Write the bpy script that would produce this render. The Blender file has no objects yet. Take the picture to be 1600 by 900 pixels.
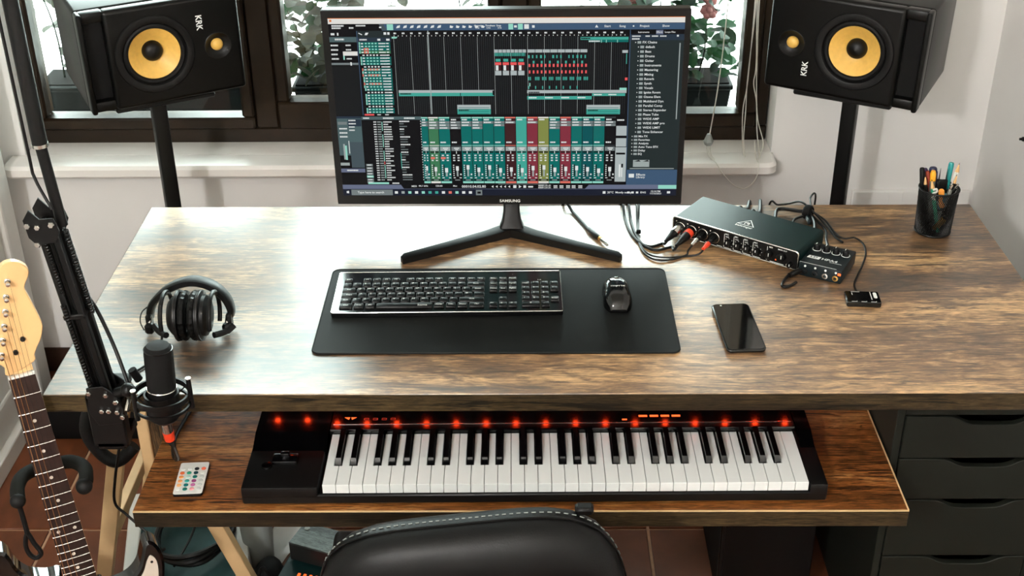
import bpy, bmesh, math, random
from mathutils import Matrix, Vector, Euler
random.seed(11)
S = bpy.context.scene
COL = S.collection
PI = math.pi

# ------------------------------------------------------------------ camera
cam = bpy.data.cameras.new('camera')
camo = bpy.data.objects.new('camera', cam)
COL.objects.link(camo)
S.camera = camo
cam.sensor_fit = 'HORIZONTAL'
cam.sensor_width = 36.0
cam.lens = 36.0 * 1997.85 / 1600.0
cam.clip_start = 0.05
cam.clip_end = 100
def aim(pitch, yaw, roll, h):
    f = Vector((math.sin(yaw) * math.cos(pitch), math.cos(yaw) * math.cos(pitch), -math.sin(pitch)))
    r = f.cross(Vector((0, 0, 1))).normalized()
    u = r.cross(f)
    r2 = r * math.cos(roll) + u * math.sin(roll)
    u2 = u * math.cos(roll) - r * math.sin(roll)
    m = Matrix((r2, u2, -f)).transposed().to_4x4()
    m.translation = (0, 0, h)
    return m
camo.matrix_world = aim(0.51188, -0.011378, -0.008872, 1.97)

# ------------------------------------------------------------------ light and exposure
S.view_settings.view_transform = 'Standard'
S.view_settings.look = 'None'
S.view_settings.gamma = 1.0
S.view_settings.exposure = 0.0
S.view_settings.use_curve_mapping = False
S.cycles.use_denoising = True
S.cycles.max_bounces = 8
S.cycles.sample_clamp_indirect = 20.0
SKY = 20.0
LAMP = 180.0
world = bpy.data.worlds.new('overcast_sky')
S.world = world
world.use_nodes = True
bg = world.node_tree.nodes['Background']
bg.inputs[0].default_value = (0.86, 1.0, 0.975, 1)
bg.inputs[1].default_value = SKY
pl = bpy.data.lights.new('window_portal', 'AREA')
pl.shape = 'RECTANGLE'; pl.size = 1.86; pl.size_y = 1.40
pl.cycles.is_portal = True
plo = bpy.data.objects.new('window_portal', pl); COL.objects.link(plo)
plo.location = (-0.33, 3.21, 1.39); plo.rotation_euler = (-PI / 2, 0, 0)

# ------------------------------------------------------------------ helpers
def lin(c):
    c = c / 255.0
    return c / 12.92 if c <= 0.04045 else ((c + 0.055) / 1.055) ** 2.4
def rgb(r, g, b):
    return (lin(r), lin(g), lin(b), 1.0)

MATS = {}
def mat(name, c, rough=0.5, metal=0.0, spec=0.5, var=0.08, vscale=30.0, bump=0.0, bscale=200.0, coat=0.0, emit=None, estr=1.0, ior=1.5):
    m = bpy.data.materials.new(name); m.use_nodes = True
    nt = m.node_tree; N = nt.nodes; L = nt.links
    b = N['Principled BSDF']
    b.inputs['Roughness'].default_value = rough
    b.inputs['Metallic'].default_value = metal
    b.inputs['Specular IOR Level'].default_value = spec
    b.inputs['Coat Weight'].default_value = coat
    b.inputs['IOR'].default_value = ior
    b.inputs['Coat Roughness'].default_value = 0.08
    tc = N.new('ShaderNodeTexCoord')
    no = N.new('ShaderNodeTexNoise'); no.inputs['Scale'].default_value = vscale; no.inputs['Detail'].default_value = 4
    L.new(tc.outputs['Object'], no.inputs['Vector'])
    rp = N.new('ShaderNodeValToRGB')
    col = rgb(*c)
    rp.color_ramp.elements[0].position = 0.3; rp.color_ramp.elements[1].position = 0.7
    rp.color_ramp.elements[0].color = tuple(min(1, x * (1 - var)) for x in col[:3]) + (1,)
    rp.color_ramp.elements[1].color = tuple(min(1, x * (1 + var)) for x in col[:3]) + (1,)
    L.new(no.outputs['Fac'], rp.inputs['Fac'])
    L.new(rp.outputs['Color'], b.inputs['Base Color'])
    if bump > 0:
        n2 = N.new('ShaderNodeTexNoise'); n2.inputs['Scale'].default_value = bscale; n2.inputs['Detail'].default_value = 3
        L.new(tc.outputs['Object'], n2.inputs['Vector'])
        bp = N.new('ShaderNodeBump'); bp.inputs['Strength'].default_value = bump; bp.inputs['Distance'].default_value = 0.002
        L.new(n2.outputs['Fac'], bp.inputs['Height']); L.new(bp.outputs['Normal'], b.inputs['Normal'])
    if emit is not None:
        b.inputs['Emission Color'].default_value = rgb(*emit)
        b.inputs['Emission Strength'].default_value = estr
    MATS[name] = m
    return m

def wood(name, dark, mid, light, scale=1.0, rough=0.35, spec=0.5, contrast=1.0, axis='X', coat=0.0, seed=0.0, ior=1.5):
    """printed rustic wood laminate: long grain, tone bands, fine cracks"""
    m = bpy.data.materials.new(name); m.use_nodes = True
    nt = m.node_tree; N = nt.nodes; L = nt.links
    b = N['Principled BSDF']
    tc = N.new('ShaderNodeTexCoord')
    mp = N.new('ShaderNodeMapping'); mp.inputs['Location'].default_value = (seed, seed * 1.7, seed * 0.3)
    if axis == 'Z': mp.inputs['Rotation'].default_value = (0, PI / 2, 0)
    if axis == 'Y': mp.inputs['Rotation'].default_value = (0, 0, PI / 2)
    L.new(tc.outputs['Object'], mp.inputs['Vector'])
    def noise(sx, sy, sz, det, dist=0.0, rgh=0.55):
        mm = N.new('ShaderNodeMapping'); mm.inputs['Scale'].default_value = (sx * scale, sy * scale, sz * scale)
        L.new(mp.outputs['Vector'], mm.inputs['Vector'])
        n = N.new('ShaderNodeTexNoise'); n.inputs['Scale'].default_value = 1.0
        n.inputs['Detail'].default_value = det; n.inputs['Distortion'].default_value = dist; n.inputs['Roughness'].default_value = rgh
        L.new(mm.outputs['Vector'], n.inputs['Vector'])
        return n.outputs['Fac']
    def math_(op, a, bb):
        n = N.new('ShaderNodeMath'); n.operation = op
        for i, v in enumerate((a, bb)):
            if isinstance(v, (int, float)): n.inputs[i].default_value = v
            else: L.new(v, n.inputs[i])
        return n.outputs[0]
    band = noise(0.8, 7.0, 7.0, 2, 0.5)
    grain = noise(16.0, 150.0, 150.0, 7, 1.2, 0.75)
    blot = noise(7.0, 20.0, 20.0, 5, 2.2, 0.6)
    v = math_('ADD', math_('MULTIPLY', band, 0.50), math_('ADD', math_('MULTIPLY', grain, 0.42), math_('MULTIPLY', blot, 0.30)))
    v = math_('ADD', math_('MULTIPLY', math_('SUBTRACT', v, 0.61), 2.6 * contrast), 0.5)
    rp = N.new('ShaderNodeValToRGB'); e = rp.color_ramp.elements
    e[0].position = 0.05; e[0].color = rgb(*dark)
    e[1].position = 0.95; e[1].color = rgb(*light)
    x = e.new(0.5); x.color = rgb(*mid)
    L.new(v, rp.inputs['Fac'])
    crack = noise(7.0, 120.0, 120.0, 4, 1.2)
    mask = noise(1.7, 8.0, 8.0, 2, 0.3)
    cr = N.new('ShaderNodeValToRGB'); ce = cr.color_ramp.elements
    ce[0].position = 0.355; ce[0].color = (0.12, 0.12, 0.12, 1); ce[1].position = 0.395; ce[1].color = (1, 1, 1, 1)
    L.new(math_('ADD', crack, math_('MULTIPLY', math_('SUBTRACT', mask, 0.5), 0.55)), cr.inputs['Fac'])
    mx = N.new('ShaderNodeMixRGB'); mx.blend_type = 'MIX'
    mx.inputs['Color1'].default_value = tuple(q * 0.45 for q in rgb(*dark)[:3]) + (1,)
    L.new(cr.outputs['Color'], mx.inputs['Fac'])
    fibre = noise(40.0, 420.0, 420.0, 3, 0.6)
    fm_ = N.new('ShaderNodeMixRGB'); fm_.blend_type = 'MULTIPLY'; fm_.inputs['Fac'].default_value = 0.75
    fr_ = N.new('ShaderNodeValToRGB'); fr_.color_ramp.elements[0].position = 0.34; fr_.color_ramp.elements[0].color = (0.35, 0.33, 0.3, 1); fr_.color_ramp.elements[1].position = 0.56
    L.new(fibre, fr_.inputs['Fac']); L.new(rp.outputs['Color'], fm_.inputs['Color1']); L.new(fr_.outputs['Color'], fm_.inputs['Color2'])
    line = noise(1.8, 34.0, 34.0, 4, 1.6, 0.6)
    lr = N.new('ShaderNodeValToRGB'); le = lr.color_ramp.elements
    le[0].position = 0.465; le[0].color = (1, 1, 1, 1); le[1].position = 0.535; le[1].color = (1, 1, 1, 1); lx = le.new(0.500); lx.color = (0.15, 0.13, 0.10, 1)
    L.new(line, lr.inputs['Fac'])
    lm = N.new('ShaderNodeMixRGB'); lm.blend_type = 'MULTIPLY'
    L.new(math_('MULTIPLY', mask, 1.5), lm.inputs['Fac']); L.new(fm_.outputs['Color'], lm.inputs['Color1']); L.new(lr.outputs['Color'], lm.inputs['Color2'])
    L.new(lm.outputs['Color'], mx.inputs['Color2'])
    L.new(mx.outputs['Color'], b.inputs['Base Color'])
    b.inputs['Roughness'].default_value = rough
    b.inputs['Specular IOR Level'].default_value = spec
    b.inputs['Coat Weight'].default_value = coat
    b.inputs['Coat Roughness'].default_value = 0.25
    b.inputs['IOR'].default_value = ior
    bp = N.new('ShaderNodeBump'); bp.inputs['Strength'].default_value = 0.05; bp.inputs['Distance'].default_value = 0.001
    L.new(grain, bp.inputs['Height']); L.new(bp.outputs['Normal'], b.inputs['Normal'])
    MATS[name] = m
    return m

def attr_emit(name, strength, rough=0.3):
    """screen print: colours stored on the faces, given off as light"""
    m = bpy.data.materials.new(name); m.use_nodes = True
    N = m.node_tree.nodes; L = m.node_tree.links
    b = N['Principled BSDF']
    a = N.new('ShaderNodeAttribute'); a.attribute_name = 'ink'
    L.new(a.outputs['Color'], b.inputs['Emission Color'])
    b.inputs['Emission Strength'].default_value = strength
    b.inputs['Base Color'].default_value = (0.004, 0.004, 0.005, 1)
    b.inputs['Roughness'].default_value = rough
    b.inputs['Specular IOR Level'].default_value = 0.05
    MATS[name] = m
    return m
def attr_print(name, rough=0.5):
    m = bpy.data.materials.new(name); m.use_nodes = True
    N = m.node_tree.nodes; L = m.node_tree.links
    b = N['Principled BSDF']
    a = N.new('ShaderNodeAttribute'); a.attribute_name = 'ink'
    L.new(a.outputs['Color'], b.inputs['Base Color'])
    b.inputs['Roughness'].default_value = rough
    MATS[name] = m
    return m

def mtx(o):
    return Matrix.LocRotScale(o.location, o.rotation_euler.to_quaternion(), o.scale)
def root_mtx(o):
    m = mtx(o)
    while o.parent is not None:
        o = o.parent
        m = mtx(o) @ m
    return m

def catmull(pts, k=6, closed=False):
    P = [Vector(p) for p in pts]
    n = len(P); out = []
    rng = range(n) if closed else range(n - 1)
    for i in rng:
        if closed: a, b, c, d = P[(i - 1) % n], P[i], P[(i + 1) % n], P[(i + 2) % n]
        else: a, b, c, d = P[max(i - 1, 0)], P[i], P[i + 1], P[min(i + 2, n - 1)]
        for j in range(k):
            t = j / k
            out.append(0.5 * ((2 * b) + (c - a) * t + (2 * a - 5 * b + 4 * c - d) * t * t + (3 * b - a - 3 * c + d) * t ** 3))
    if not closed: out.append(P[-1])
    return out

class MB:
    def __init__(s):
        s.V = []; s.F = []; s.M = []; s.C = []
    def add(s, V, F, T=None, mi=0, col=None):
        o = len(s.V)
        s.V += [(T @ Vector(v)) if T is not None else Vector(v) for v in V]
        for f in F:
            s.F.append([i + o for i in f]); s.M.append(mi); s.C.append(col)
        return s
    def bm(s, b, T=None, mi=0, col=None):
        b.verts.index_update()
        s.add([v.co.copy() for v in b.verts], [[v.index for v in f.verts] for f in b.faces], T, mi, col)
        b.free()
        return s
    def box(s, c, d, bev=0.0, T=None, mi=0, seg=1, col=None, taper=None):
        if bev <= 0:
            hx, hy, hz = d[0] / 2, d[1] / 2, d[2] / 2
            V = [Vector((c[0] + x * hx, c[1] + y * hy, c[2] + z * hz)) for z in (-1, 1) for y in (-1, 1) for x in (-1, 1)]
            if taper:
                for i in range(4, 8):
                    V[i].x = c[0] + (V[i].x - c[0]) * taper[0]; V[i].y = c[1] + (V[i].y - c[1]) * taper[1]
            return s.add(V, [(0, 2, 3, 1), (4, 5, 7, 6), (0, 1, 5, 4), (2, 6, 7, 3), (0, 4, 6, 2), (1, 3, 7, 5)], T, mi, col)
        b = bmesh.new(); bmesh.ops.create_cube(b, size=1.0)
        for v in b.verts:
            tx, ty = (taper if (taper and v.co.z > 0) else (1, 1))
            v.co = Vector((v.co.x * d[0] * tx + c[0], v.co.y * d[1] * ty + c[1], v.co.z * d[2] + c[2]))
        bmesh.ops.bevel(b, geom=list(b.edges), offset=bev, segments=seg, profile=0.5, affect='EDGES')
        return s.bm(b, T, mi, col)
    def b2(s, lo, hi, bev=0.0, T=None, mi=0, seg=1, col=None):
        return s.box([(a + b) / 2 for a, b in zip(lo, hi)], [b - a for a, b in zip(lo, hi)], bev, T, mi, seg, col)
    def cyl(s, p0, p1, r0, r1=None, n=16, caps=True, T=None, mi=0, col=None):
        if r1 is None: r1 = r0
        p0, p1 = Vector(p0), Vector(p1)
        q = (p1 - p0).to_track_quat('Z', 'Y')
        V = []
        for p, r in ((p0, r0), (p1, r1)):
            for i in range(n):
                a = 2 * PI * i / n
                V.append(p + q @ Vector((r * math.cos(a), r * math.sin(a), 0)))
        F = [(i, (i + 1) % n, n + (i + 1) % n, n + i) for i in range(n)]
        if caps: F += [list(range(n - 1, -1, -1)), list(range(n, 2 * n))]
        return s.add(V, F, T, mi, col)
    def tube(s, pts, r, n=8, closed=False, T=None, mi=0, smooth=0, col=None):
        P = catmull(pts, smooth, closed) if smooth else [Vector(p) for p in pts]
        m = len(P); R = r if isinstance(r, (list, tuple)) else None
        def rad(i):
            if R is None: return r
            t = i / (m - 1) * (len(R) - 1); k = min(int(t), len(R) - 2); return R[k] + (R[k + 1] - R[k]) * (t - k)
        V = []; q = None
        for i in range(m):
            a = P[(i - 1) % m] if (closed or i > 0) else P[i]
            b = P[(i + 1) % m] if (closed or i < m - 1) else P[i]
            t = (b - a).normalized() if (b - a).length > 1e-9 else Vector((0, 0, 1))
            if q is None: q = t.to_track_quat('Z', 'Y'); old = t
            else: q = old.rotation_difference(t) @ q; old = t
            for k in range(n):
                an = 2 * PI * k / n
                V.append(P[i] + q @ Vector((rad(i) * math.cos(an), rad(i) * math.sin(an), 0)))
        F = []
        for i in range(m if closed else m - 1):
            j = (i + 1) % m
            for k in range(n):
                F.append((i * n + k, i * n + (k + 1) % n, j * n + (k + 1) % n, j * n + k))
        if not closed: F += [list(range(n - 1, -1, -1)), list(range((m - 1) * n, m * n))]
        return s.add(V, F, T, mi, col)
    def helix(s, p0, p1, R, r, turns, n=5, per=10, T=None, mi=0):
        p0, p1 = Vector(p0), Vector(p1); q = (p1 - p0).to_track_quat('Z', 'Y'); Ln = (p1 - p0).length
        pts = []
        N = int(turns * per)
        for i in range(N + 1):
            a = 2 * PI * i / per
            pts.append(p0 + q @ Vector((R * math.cos(a), R * math.sin(a), Ln * i / N)))
        return s.tube(pts, r, n, T=T, mi=mi)
    def lathe(s, prof, n=24, T=None, mi=0, close=True, col=None):
        V = []; F = []
        for r, z in prof:
            for i in range(n):
                a = 2 * PI * i / n
                V.append((r * math.cos(a), r * math.sin(a), z))
        for j in range(len(prof) - 1):
            for i in range(n):
                F.append((j * n + i, j * n + (i + 1) % n, (j + 1) * n + (i + 1) % n, (j + 1) * n + i))
        if close:
            F += [list(range(n - 1, -1, -1)), list(range((len(prof) - 1) * n, len(prof) * n))]
        return s.add(V, F, T, mi, col)
    def prism(s, out, z0, z1, T=None, mi=0, ch=0.0, col=None):
        n = len(out); a = sum(out[i][0] * out[(i + 1) % n][1] - out[(i + 1) % n][0] * out[i][1] for i in range(n))
        if a < 0: out = out[::-1]
        def ins(d):
            res = []
            for i in range(n):
                p, q, r = Vector(out[i - 1]), Vector(out[i]), Vector(out[(i + 1) % n])
                e1 = (q - p); e2 = (r - q)
                n1 = Vector((-e1.y, e1.x)).normalized() if e1.length > 0 else Vector((0, 0)); n2 = Vector((-e2.y, e2.x)).normalized() if e2.length > 0 else n1
                b = (n1 + n2)
                b = b.normalized() * (d / max(0.4, b.normalized().dot(n1))) if b.length > 1e-6 else n1 * d
                res.append((q.x + b.x, q.y + b.y))
            return res
        rings = [(out, z0), (out, z1)]
        if ch > 0: rings = [(ins(ch), z0), (out, z0 + ch), (out, z1 - ch), (ins(ch), z1)]
        V = [(x, y, z) for o, z in rings for x, y in o]; F = []
        for j in range(len(rings) - 1):
            for i in range(n): F.append((j * n + i, j * n + (i + 1) % n, (j + 1) * n + (i + 1) % n, (j + 1) * n + i))
        F += [list(range(n - 1, -1, -1)), list(range((len(rings) - 1) * n, len(rings) * n))]
        return s.add(V, F, T, mi, col)
    def ball(s, c, r, sc=(1, 1, 1), u=16, v=10, T=None, mi=0, col=None):
        b = bmesh.new(); bmesh.ops.create_uvsphere(b, u_segments=u, v_segments=v, radius=r)
        for w in b.verts: w.co = Vector((w.co.x * sc[0] + c[0], w.co.y * sc[1] + c[1], w.co.z * sc[2] + c[2]))
        return s.bm(b, T, mi, col)
    def torus(s, c, R, r, T=None, n=32, k=8, mi=0, sc=(1, 1), zs=1.0):
        V = []; F = []
        for i in range(n):
            a = 2 * PI * i / n
            for j in range(k):
                b = 2 * PI * j / k
                V.append((c[0] + (R + r * math.cos(b)) * math.cos(a) * sc[0], c[1] + (R + r * math.cos(b)) * math.sin(a) * sc[1], c[2] + r * math.sin(b) * zs))
        for i in range(n):
            for j in range(k):
                F.append((i * k + j, ((i + 1) % n) * k + j, ((i + 1) % n) * k + (j + 1) % k, i * k + (j + 1) % k))
        return s.add(V, F, T, mi)
    def loft(s, secs, T=None, mi=0, caps=True):
        n = len(secs[0]); V = [p for q in secs for p in q]; F = []
        for j in range(len(secs) - 1):
            for i in range(n): F.append((j * n + i, j * n + (i + 1) % n, (j + 1) * n + (i + 1) % n, (j + 1) * n + i))
        if caps: F += [list(range(n - 1, -1, -1)), list(range((len(secs) - 1) * n, len(secs) * n))]
        return s.add(V, F, T, mi)
    def text(s, t, size, T, col=None, mi=0, sx=1.0):
        V, F, w = glyphs(t)
        s.add([(x * size * sx, y * size, 0) for x, y in V], F, T, mi, col)
        return w * size * sx
    def build(s, name, m, parent=None, world=False, smooth=True, ang=38):
        V = s.V
        if world and parent is not None:
            inv = root_mtx(parent).inverted(); V = [inv @ v for v in V]
        me = bpy.data.meshes.new(name)
        me.from_pydata([tuple(v) for v in V], [], s.F)
        for x in (m if isinstance(m, (list, tuple)) else [m]): me.materials.append(MATS[x] if isinstance(x, str) else x)
        if any(s.M): me.polygons.foreach_set('material_index', s.M)
        if any(c is not None for c in s.C):
            at = me.color_attributes.new('ink', 'FLOAT_COLOR', 'CORNER')
            buf = []
            for f, c in zip(s.F, s.C): buf += list(c or (0, 0, 0, 1)) * len(f)
            at.data.foreach_set('color', buf)
        if smooth:
            me.polygons.foreach_set('use_smooth', [True] * len(s.F))
            me.set_sharp_from_angle(angle=math.radians(ang))
        me.update()
        o = bpy.data.objects.new(name, me); COL.objects.link(o)
        if parent is not None: o.parent = parent
        return o

def cut(o, cutters):
    """bore the cutter shapes out of a mesh object and throw the cutters away"""
    cs = [c.build('cutter', 'black_matte', o) for c in cutters]
    for c in cs:
        md = o.modifiers.new('bore', 'BOOLEAN'); md.operation = 'DIFFERENCE'; md.object = c; md.solver = 'EXACT'
    dg = bpy.context.evaluated_depsgraph_get(); dg.update()
    me = bpy.data.meshes.new_from_object(o.evaluated_get(dg))
    for p in me.polygons:
        if abs(p.normal.y) > .99: p.use_smooth = False
    o.modifiers.clear(); old = o.data; o.data = me; bpy.data.meshes.remove(old)
    for c in cs: bpy.data.objects.remove(c)
    return o

GL = {}
def glyphs(t):
    if t in GL: return GL[t]
    cu = bpy.data.curves.new('lettering', 'FONT'); cu.body = t; cu.size = 1.0; cu.resolution_u = 2; cu.offset = 0.018; cu.align_x = 'CENTER'; cu.align_y = 'CENTER'
    ob = bpy.data.objects.new('lettering', cu); COL.objects.link(ob)
    dg = bpy.context.evaluated_depsgraph_get(); ev = ob.evaluated_get(dg); me = ev.to_mesh()
    V = [(v.co.x, v.co.y) for v in me.vertices]; F = [list(p.vertices) for p in me.polygons]
    ev.to_mesh_clear(); bpy.data.objects.remove(ob); bpy.data.curves.remove(cu)
    w = (max(v[0] for v in V) - min(v[0] for v in V)) if V else 0
    GL[t] = (V, F, w)
    return GL[t]

def tag(o, label, cat, group=None, kind=None):
    o['label'] = label; o['category'] = cat
    if group: o['group'] = group
    if kind: o['kind'] = kind
    return o
def thing(name, label, cat, loc=(0, 0, 0), rot=(0, 0, 0), group=None):
    o = bpy.data.objects.new(name, None); COL.objects.link(o)
    o.empty_display_size = 0.05; o.location = loc; o.rotation_euler = rot
    return tag(o, label, cat, group)
def struct(o):
    o['kind'] = 'structure'; return o
def sempty(name, loc=(0, 0, 0)):
    o = bpy.data.objects.new(name, None); COL.objects.link(o); o.location = loc; o['kind'] = 'structure'; return o
def inst(o, name, parent, T):
    c = bpy.data.objects.new(name, o if isinstance(o, bpy.types.Mesh) else o.data); COL.objects.link(c); c.parent = parent; c.matrix_local = T
    return c
def place(x, y, z, rz=0, rx=0, ry=0):
    return Matrix.Translation((x, y, z)) @ Euler((rx, ry, rz)).to_matrix().to_4x4()
def rrect(w, h, r, k=4, cx=0, cy=0):
    out = []
    for (sx, sy, a0) in ((1, 1, 0), (-1, 1, PI / 2), (-1, -1, PI), (1, -1, 1.5 * PI)):
        for i in range(k + 1):
            a = a0 + PI / 2 * i / k
            out.append((cx + sx * (w / 2 - r) + r * math.cos(a), cy + sy * (h / 2 - r) + r * math.sin(a)))
    return out
def rot_axis(ax):
    """matrix turning local +Z to the given axis"""
    return Vector(ax).to_track_quat('Z', 'Y').to_matrix().to_4x4()
# ------------------------------------------------------------------ materials
mat('wall_paint', (236, 234, 231), 0.85, spec=0.2, var=0.03, vscale=3, bump=0.08, bscale=160)
mat('white_paint', (214, 212, 206), 0.5, var=0.02)
mat('ceiling_paint', (220, 216, 208), 0.9, var=0.02, vscale=2)
mat('marble', (236, 231, 226), 0.3, var=0.05, vscale=6)
mat('frame_wood', (36, 25, 14), 0.42, spec=0.25, var=0.3, vscale=18)
mat('skirting', (58, 38, 28), 0.5, var=0.15, spec=0.3)
mat('grout', (176, 140, 112), 0.9, var=0.1)
mat('black_plastic', (7, 7, 7), 0.42, spec=0.28, var=0.1)
mat('black_gloss', (5, 5, 6), 0.12, var=0.05)
mat('black_matte', (6, 6, 6), 0.7, spec=0.2, var=0.1, bump=0.1, bscale=500)
mat('black_rubber', (6, 6, 6), 0.6, spec=0.25, var=0.1)
mat('vinyl', (6, 6, 5), 0.36, spec=0.2, var=0.06, bump=0.04, bscale=700)
mat('silver', (200, 198, 192), 0.25, metal=1.0, var=0.04)
mat('dark_metal', (60, 60, 60), 0.35, metal=1.0, var=0.05)
mat('gold', (205, 160, 90), 0.3, metal=1.0, var=0.05)
mat('kevlar', (226, 180, 88), 0.42, var=0.06, vscale=120, bump=0.05, bscale=900)
mat('white_print', (225, 228, 225), 0.6, var=0.01)
mat('white_plastic', (220, 220, 214), 0.35, var=0.02)
mat('ivory_key', (222, 226, 224), 0.22, var=0.01)
mat('pine', (206, 172, 126), 0.55, var=0.12, vscale=12)
mat('maple', (232, 188, 130), 0.32, var=0.08, vscale=9, coat=0.4)
mat('rosewood', (40, 20, 12), 0.5, var=0.35, vscale=26)
mat('bronze_string', (190, 150, 105), 0.3, metal=1.0, var=0.05)
mat('drawer_paint', (24, 26, 21), 0.5, spec=0.2, var=0.04)
mat('red_plastic', (215, 60, 30), 0.4, var=0.05)
mat('orange_lit', (230, 80, 30), 0.4, emit=(255, 95, 40), estr=1.6)
mat('red_lit_dim', (120, 30, 15), 0.4, emit=(255, 60, 25), estr=0.35)
mat('led_lit', (255, 90, 40), 0.4, emit=(255, 62, 22), estr=45.0)
mat('panel_gloss', (4, 4, 5), .1)
mat('soil', (7, 6, 5), 0.9, spec=0.05, var=0.3)
mat('terrace', (220, 220, 216), 0.8, var=0.04, vscale=4)
def leafmat(name, c, tr):
    m = mat(name, c, 0.6, spec=0.06, var=0.25, vscale=14)
    N = m.node_tree.nodes; L = m.node_tree.links
    b = N['Principled BSDF']; t = N.new('ShaderNodeBsdfTranslucent'); t.inputs[0].default_value = rgb(*tr)
    mx = N.new('ShaderNodeMixShader'); mx.inputs[0].default_value = 0.25
    out = N['Material Output']
    L.new(b.outputs[0], mx.inputs[1]); L.new(t.outputs[0], mx.inputs[2]); L.new(mx.outputs[0], out.inputs[0])
leafmat('leaf_green', (16, 38, 22), (24, 52, 26))
leafmat('leaf_pale', (52, 53, 45), (50, 50, 42))  # paler and greyer than the green leaves
leafmat('leaf_deep', (8, 20, 11), (12, 28, 14))
leafmat('petal_pink', (104, 64, 62), (104, 64, 62))
leafmat('petal_white', (62, 63, 58), (60, 60, 56))
# glass: clear pane with a mirror-like sheen
g = bpy.data.materials.new('window_glass'); g.use_nodes = True
N = g.node_tree.nodes; L = g.node_tree.links; N.clear()
tr = N.new('ShaderNodeBsdfTransparent'); tr.inputs[0].default_value = (0.96, 0.98, 0.97, 1)
gl = N.new('ShaderNodeBsdfGlossy'); gl.inputs['Roughness'].default_value = 0.02
fr = N.new('ShaderNodeFresnel'); fr.inputs[0].default_value = 1.45
mx = N.new('ShaderNodeMixShader'); out = N.new('ShaderNodeOutputMaterial')
L.new(fr.outputs[0], mx.inputs[0]); L.new(tr.outputs[0], mx.inputs[1]); L.new(gl.outputs[0], mx.inputs[2]); L.new(mx.outputs[0], out.inputs[0])
MATS['window_glass'] = g
wood('desk_wood', (46, 34, 21), (132, 95, 58), (226, 182, 126), 1.15, rough=0.40, spec=0.5, ior=2.3, contrast=1.45)
wood('shaded_edge_wood', (20, 15, 9), (48, 38, 23), (84, 68, 42), 1.2, rough=0.5, spec=0.25, seed=3.0)  # darker than the top: shade on the front edge put into the colour
wood('tray_wood', (48, 24, 10), (146, 88, 40), (204, 148, 88), 1.3, rough=0.38, seed=7.3)
wood('hanger_wood', (60, 44, 26), (110, 84, 52), (150, 120, 80), 1.4, rough=0.5, axis='Z', seed=5.0)
mat('tile_clay', (104, 58, 34), 0.4, var=0.32, vscale=9, spec=0.35, bump=0.05, bscale=40)

# ------------------------------------------------------------------ the room
WL, WR, WB, WF, CE = -1.355, 1.17, 3.044, -1.9, 3.1
OX0, OX1, OZ0, OZ1 = -1.29, 0.635, 0.625, 2.15      # window opening
fl = struct(MB().b2((WL - .15, WF - .15, -0.10), (WR + .15, WB + .2, -0.004)).build('floor', 'grout', smooth=False))
TS = 0.47
tile = MB().box((0, 0, -0.006), (TS - 0.007, TS - 0.007, 0.012), bev=0.0015).build('tile', 'tile_clay', fl)
first = True
for i in range(-1, 6):
    for j in range(-10, 2):
        x = -1.122 + TS * (i - 0.5) + TS / 2 * 0; y = 2.348 + TS * (j + 0.5)
        x0 = max(x - TS / 2 + .0035, WL); x1 = min(x + TS / 2 - .0035, WR)
        y0 = max(y - TS / 2 + .0035, WF); y1 = min(y + TS / 2 - .0035, WB)
        if x1 - x0 < 0.02 or y1 - y0 < 0.02: continue
        T = place((x0 + x1) / 2, (y0 + y1) / 2, 0) @ Matrix.Diagonal(((x1 - x0) / (TS - .007), (y1 - y0) / (TS - .007), 1, 1))
        if first: tile.matrix_local = T; first = False
        else: inst(tile, 'tile', fl, T)
wb = MB()
wb.b2((WL - .15, WB, -.1), (WR + .15, WB + .2, OZ0)); wb.b2((WL - .15, WB, OZ1), (WR + .15, WB + .2, CE))
wb.b2((WL - .15, WB, OZ0), (OX0, WB + .2, OZ1)); wb.b2((OX1, WB, OZ0), (WR + .15, WB + .2, OZ1))
struct(wb.build('wall_back', 'wall_paint', smooth=False))
struct(MB().b2((WL - .15, WF - .15, -.1), (WL, WB, CE)).build('wall_left', 'wall_paint', smooth=False))
struct(MB().b2((WR, WF - .15, -.1), (WR + .15, WB, CE)).build('wall_right', 'wall_paint', smooth=False))
struct(MB().b2((WL, WF - .15, -.1), (WR, WF, CE)).build('wall_rear', 'wall_paint', smooth=False))
struct(MB().b2((WL - .15, WF - .15, CE), (WR + .15, WB + .2, CE + .12)).build('ceiling', 'ceiling_paint', smooth=False))
struct(MB().b2((WL, WB - .012, 0), (WR, WB, .075), bev=.003).build('baseboard_back', 'skirting'))
struct(MB().b2((WR - .012, WF, 0), (WR, WB - .012, .075), bev=.003).build('baseboard_right', 'skirting'))
# white door on the left wall
d1 = sempty('door_1', (WL, 2.45, 0))
m = MB()
m.b2((WL, 2.86, 0), (-1.300, 2.93, 2.1), bev=.004); m.b2((WL, 1.96, 0), (-1.300, 2.03, 2.1), bev=.004); m.b2((WL, 1.96, 2.03), (-1.300, 2.93, 2.1), bev=.004)
m.build('casing', 'white_paint', d1, True)
lf = MB().b2((WL, 2.03, .012), (-1.318, 2.86, 2.03), bev=.002).build('leaf', 'white_paint', d1, True)
for (z0, z1) in ((.12, .85), (.98, 1.9)):
    m = MB()
    for a, b in (((2.14, z0), (2.175, z1)), ((2.715, z0), (2.75, z1)), ((2.175, z0), (2.715, z0 + .035)), ((2.175, z1 - .035), (2.715, z1))):
        m.b2((-1.32, a[0], a[1]), (-1.308, b[0], b[1]), bev=.004)
    m.build('panel_moulding', 'white_paint', lf, True)
MB().b2((WL, 2.04, .0), (-1.296, 2.855, .05), bev=.003).build('kick_rail', 'white_paint', d1, True)
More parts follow.
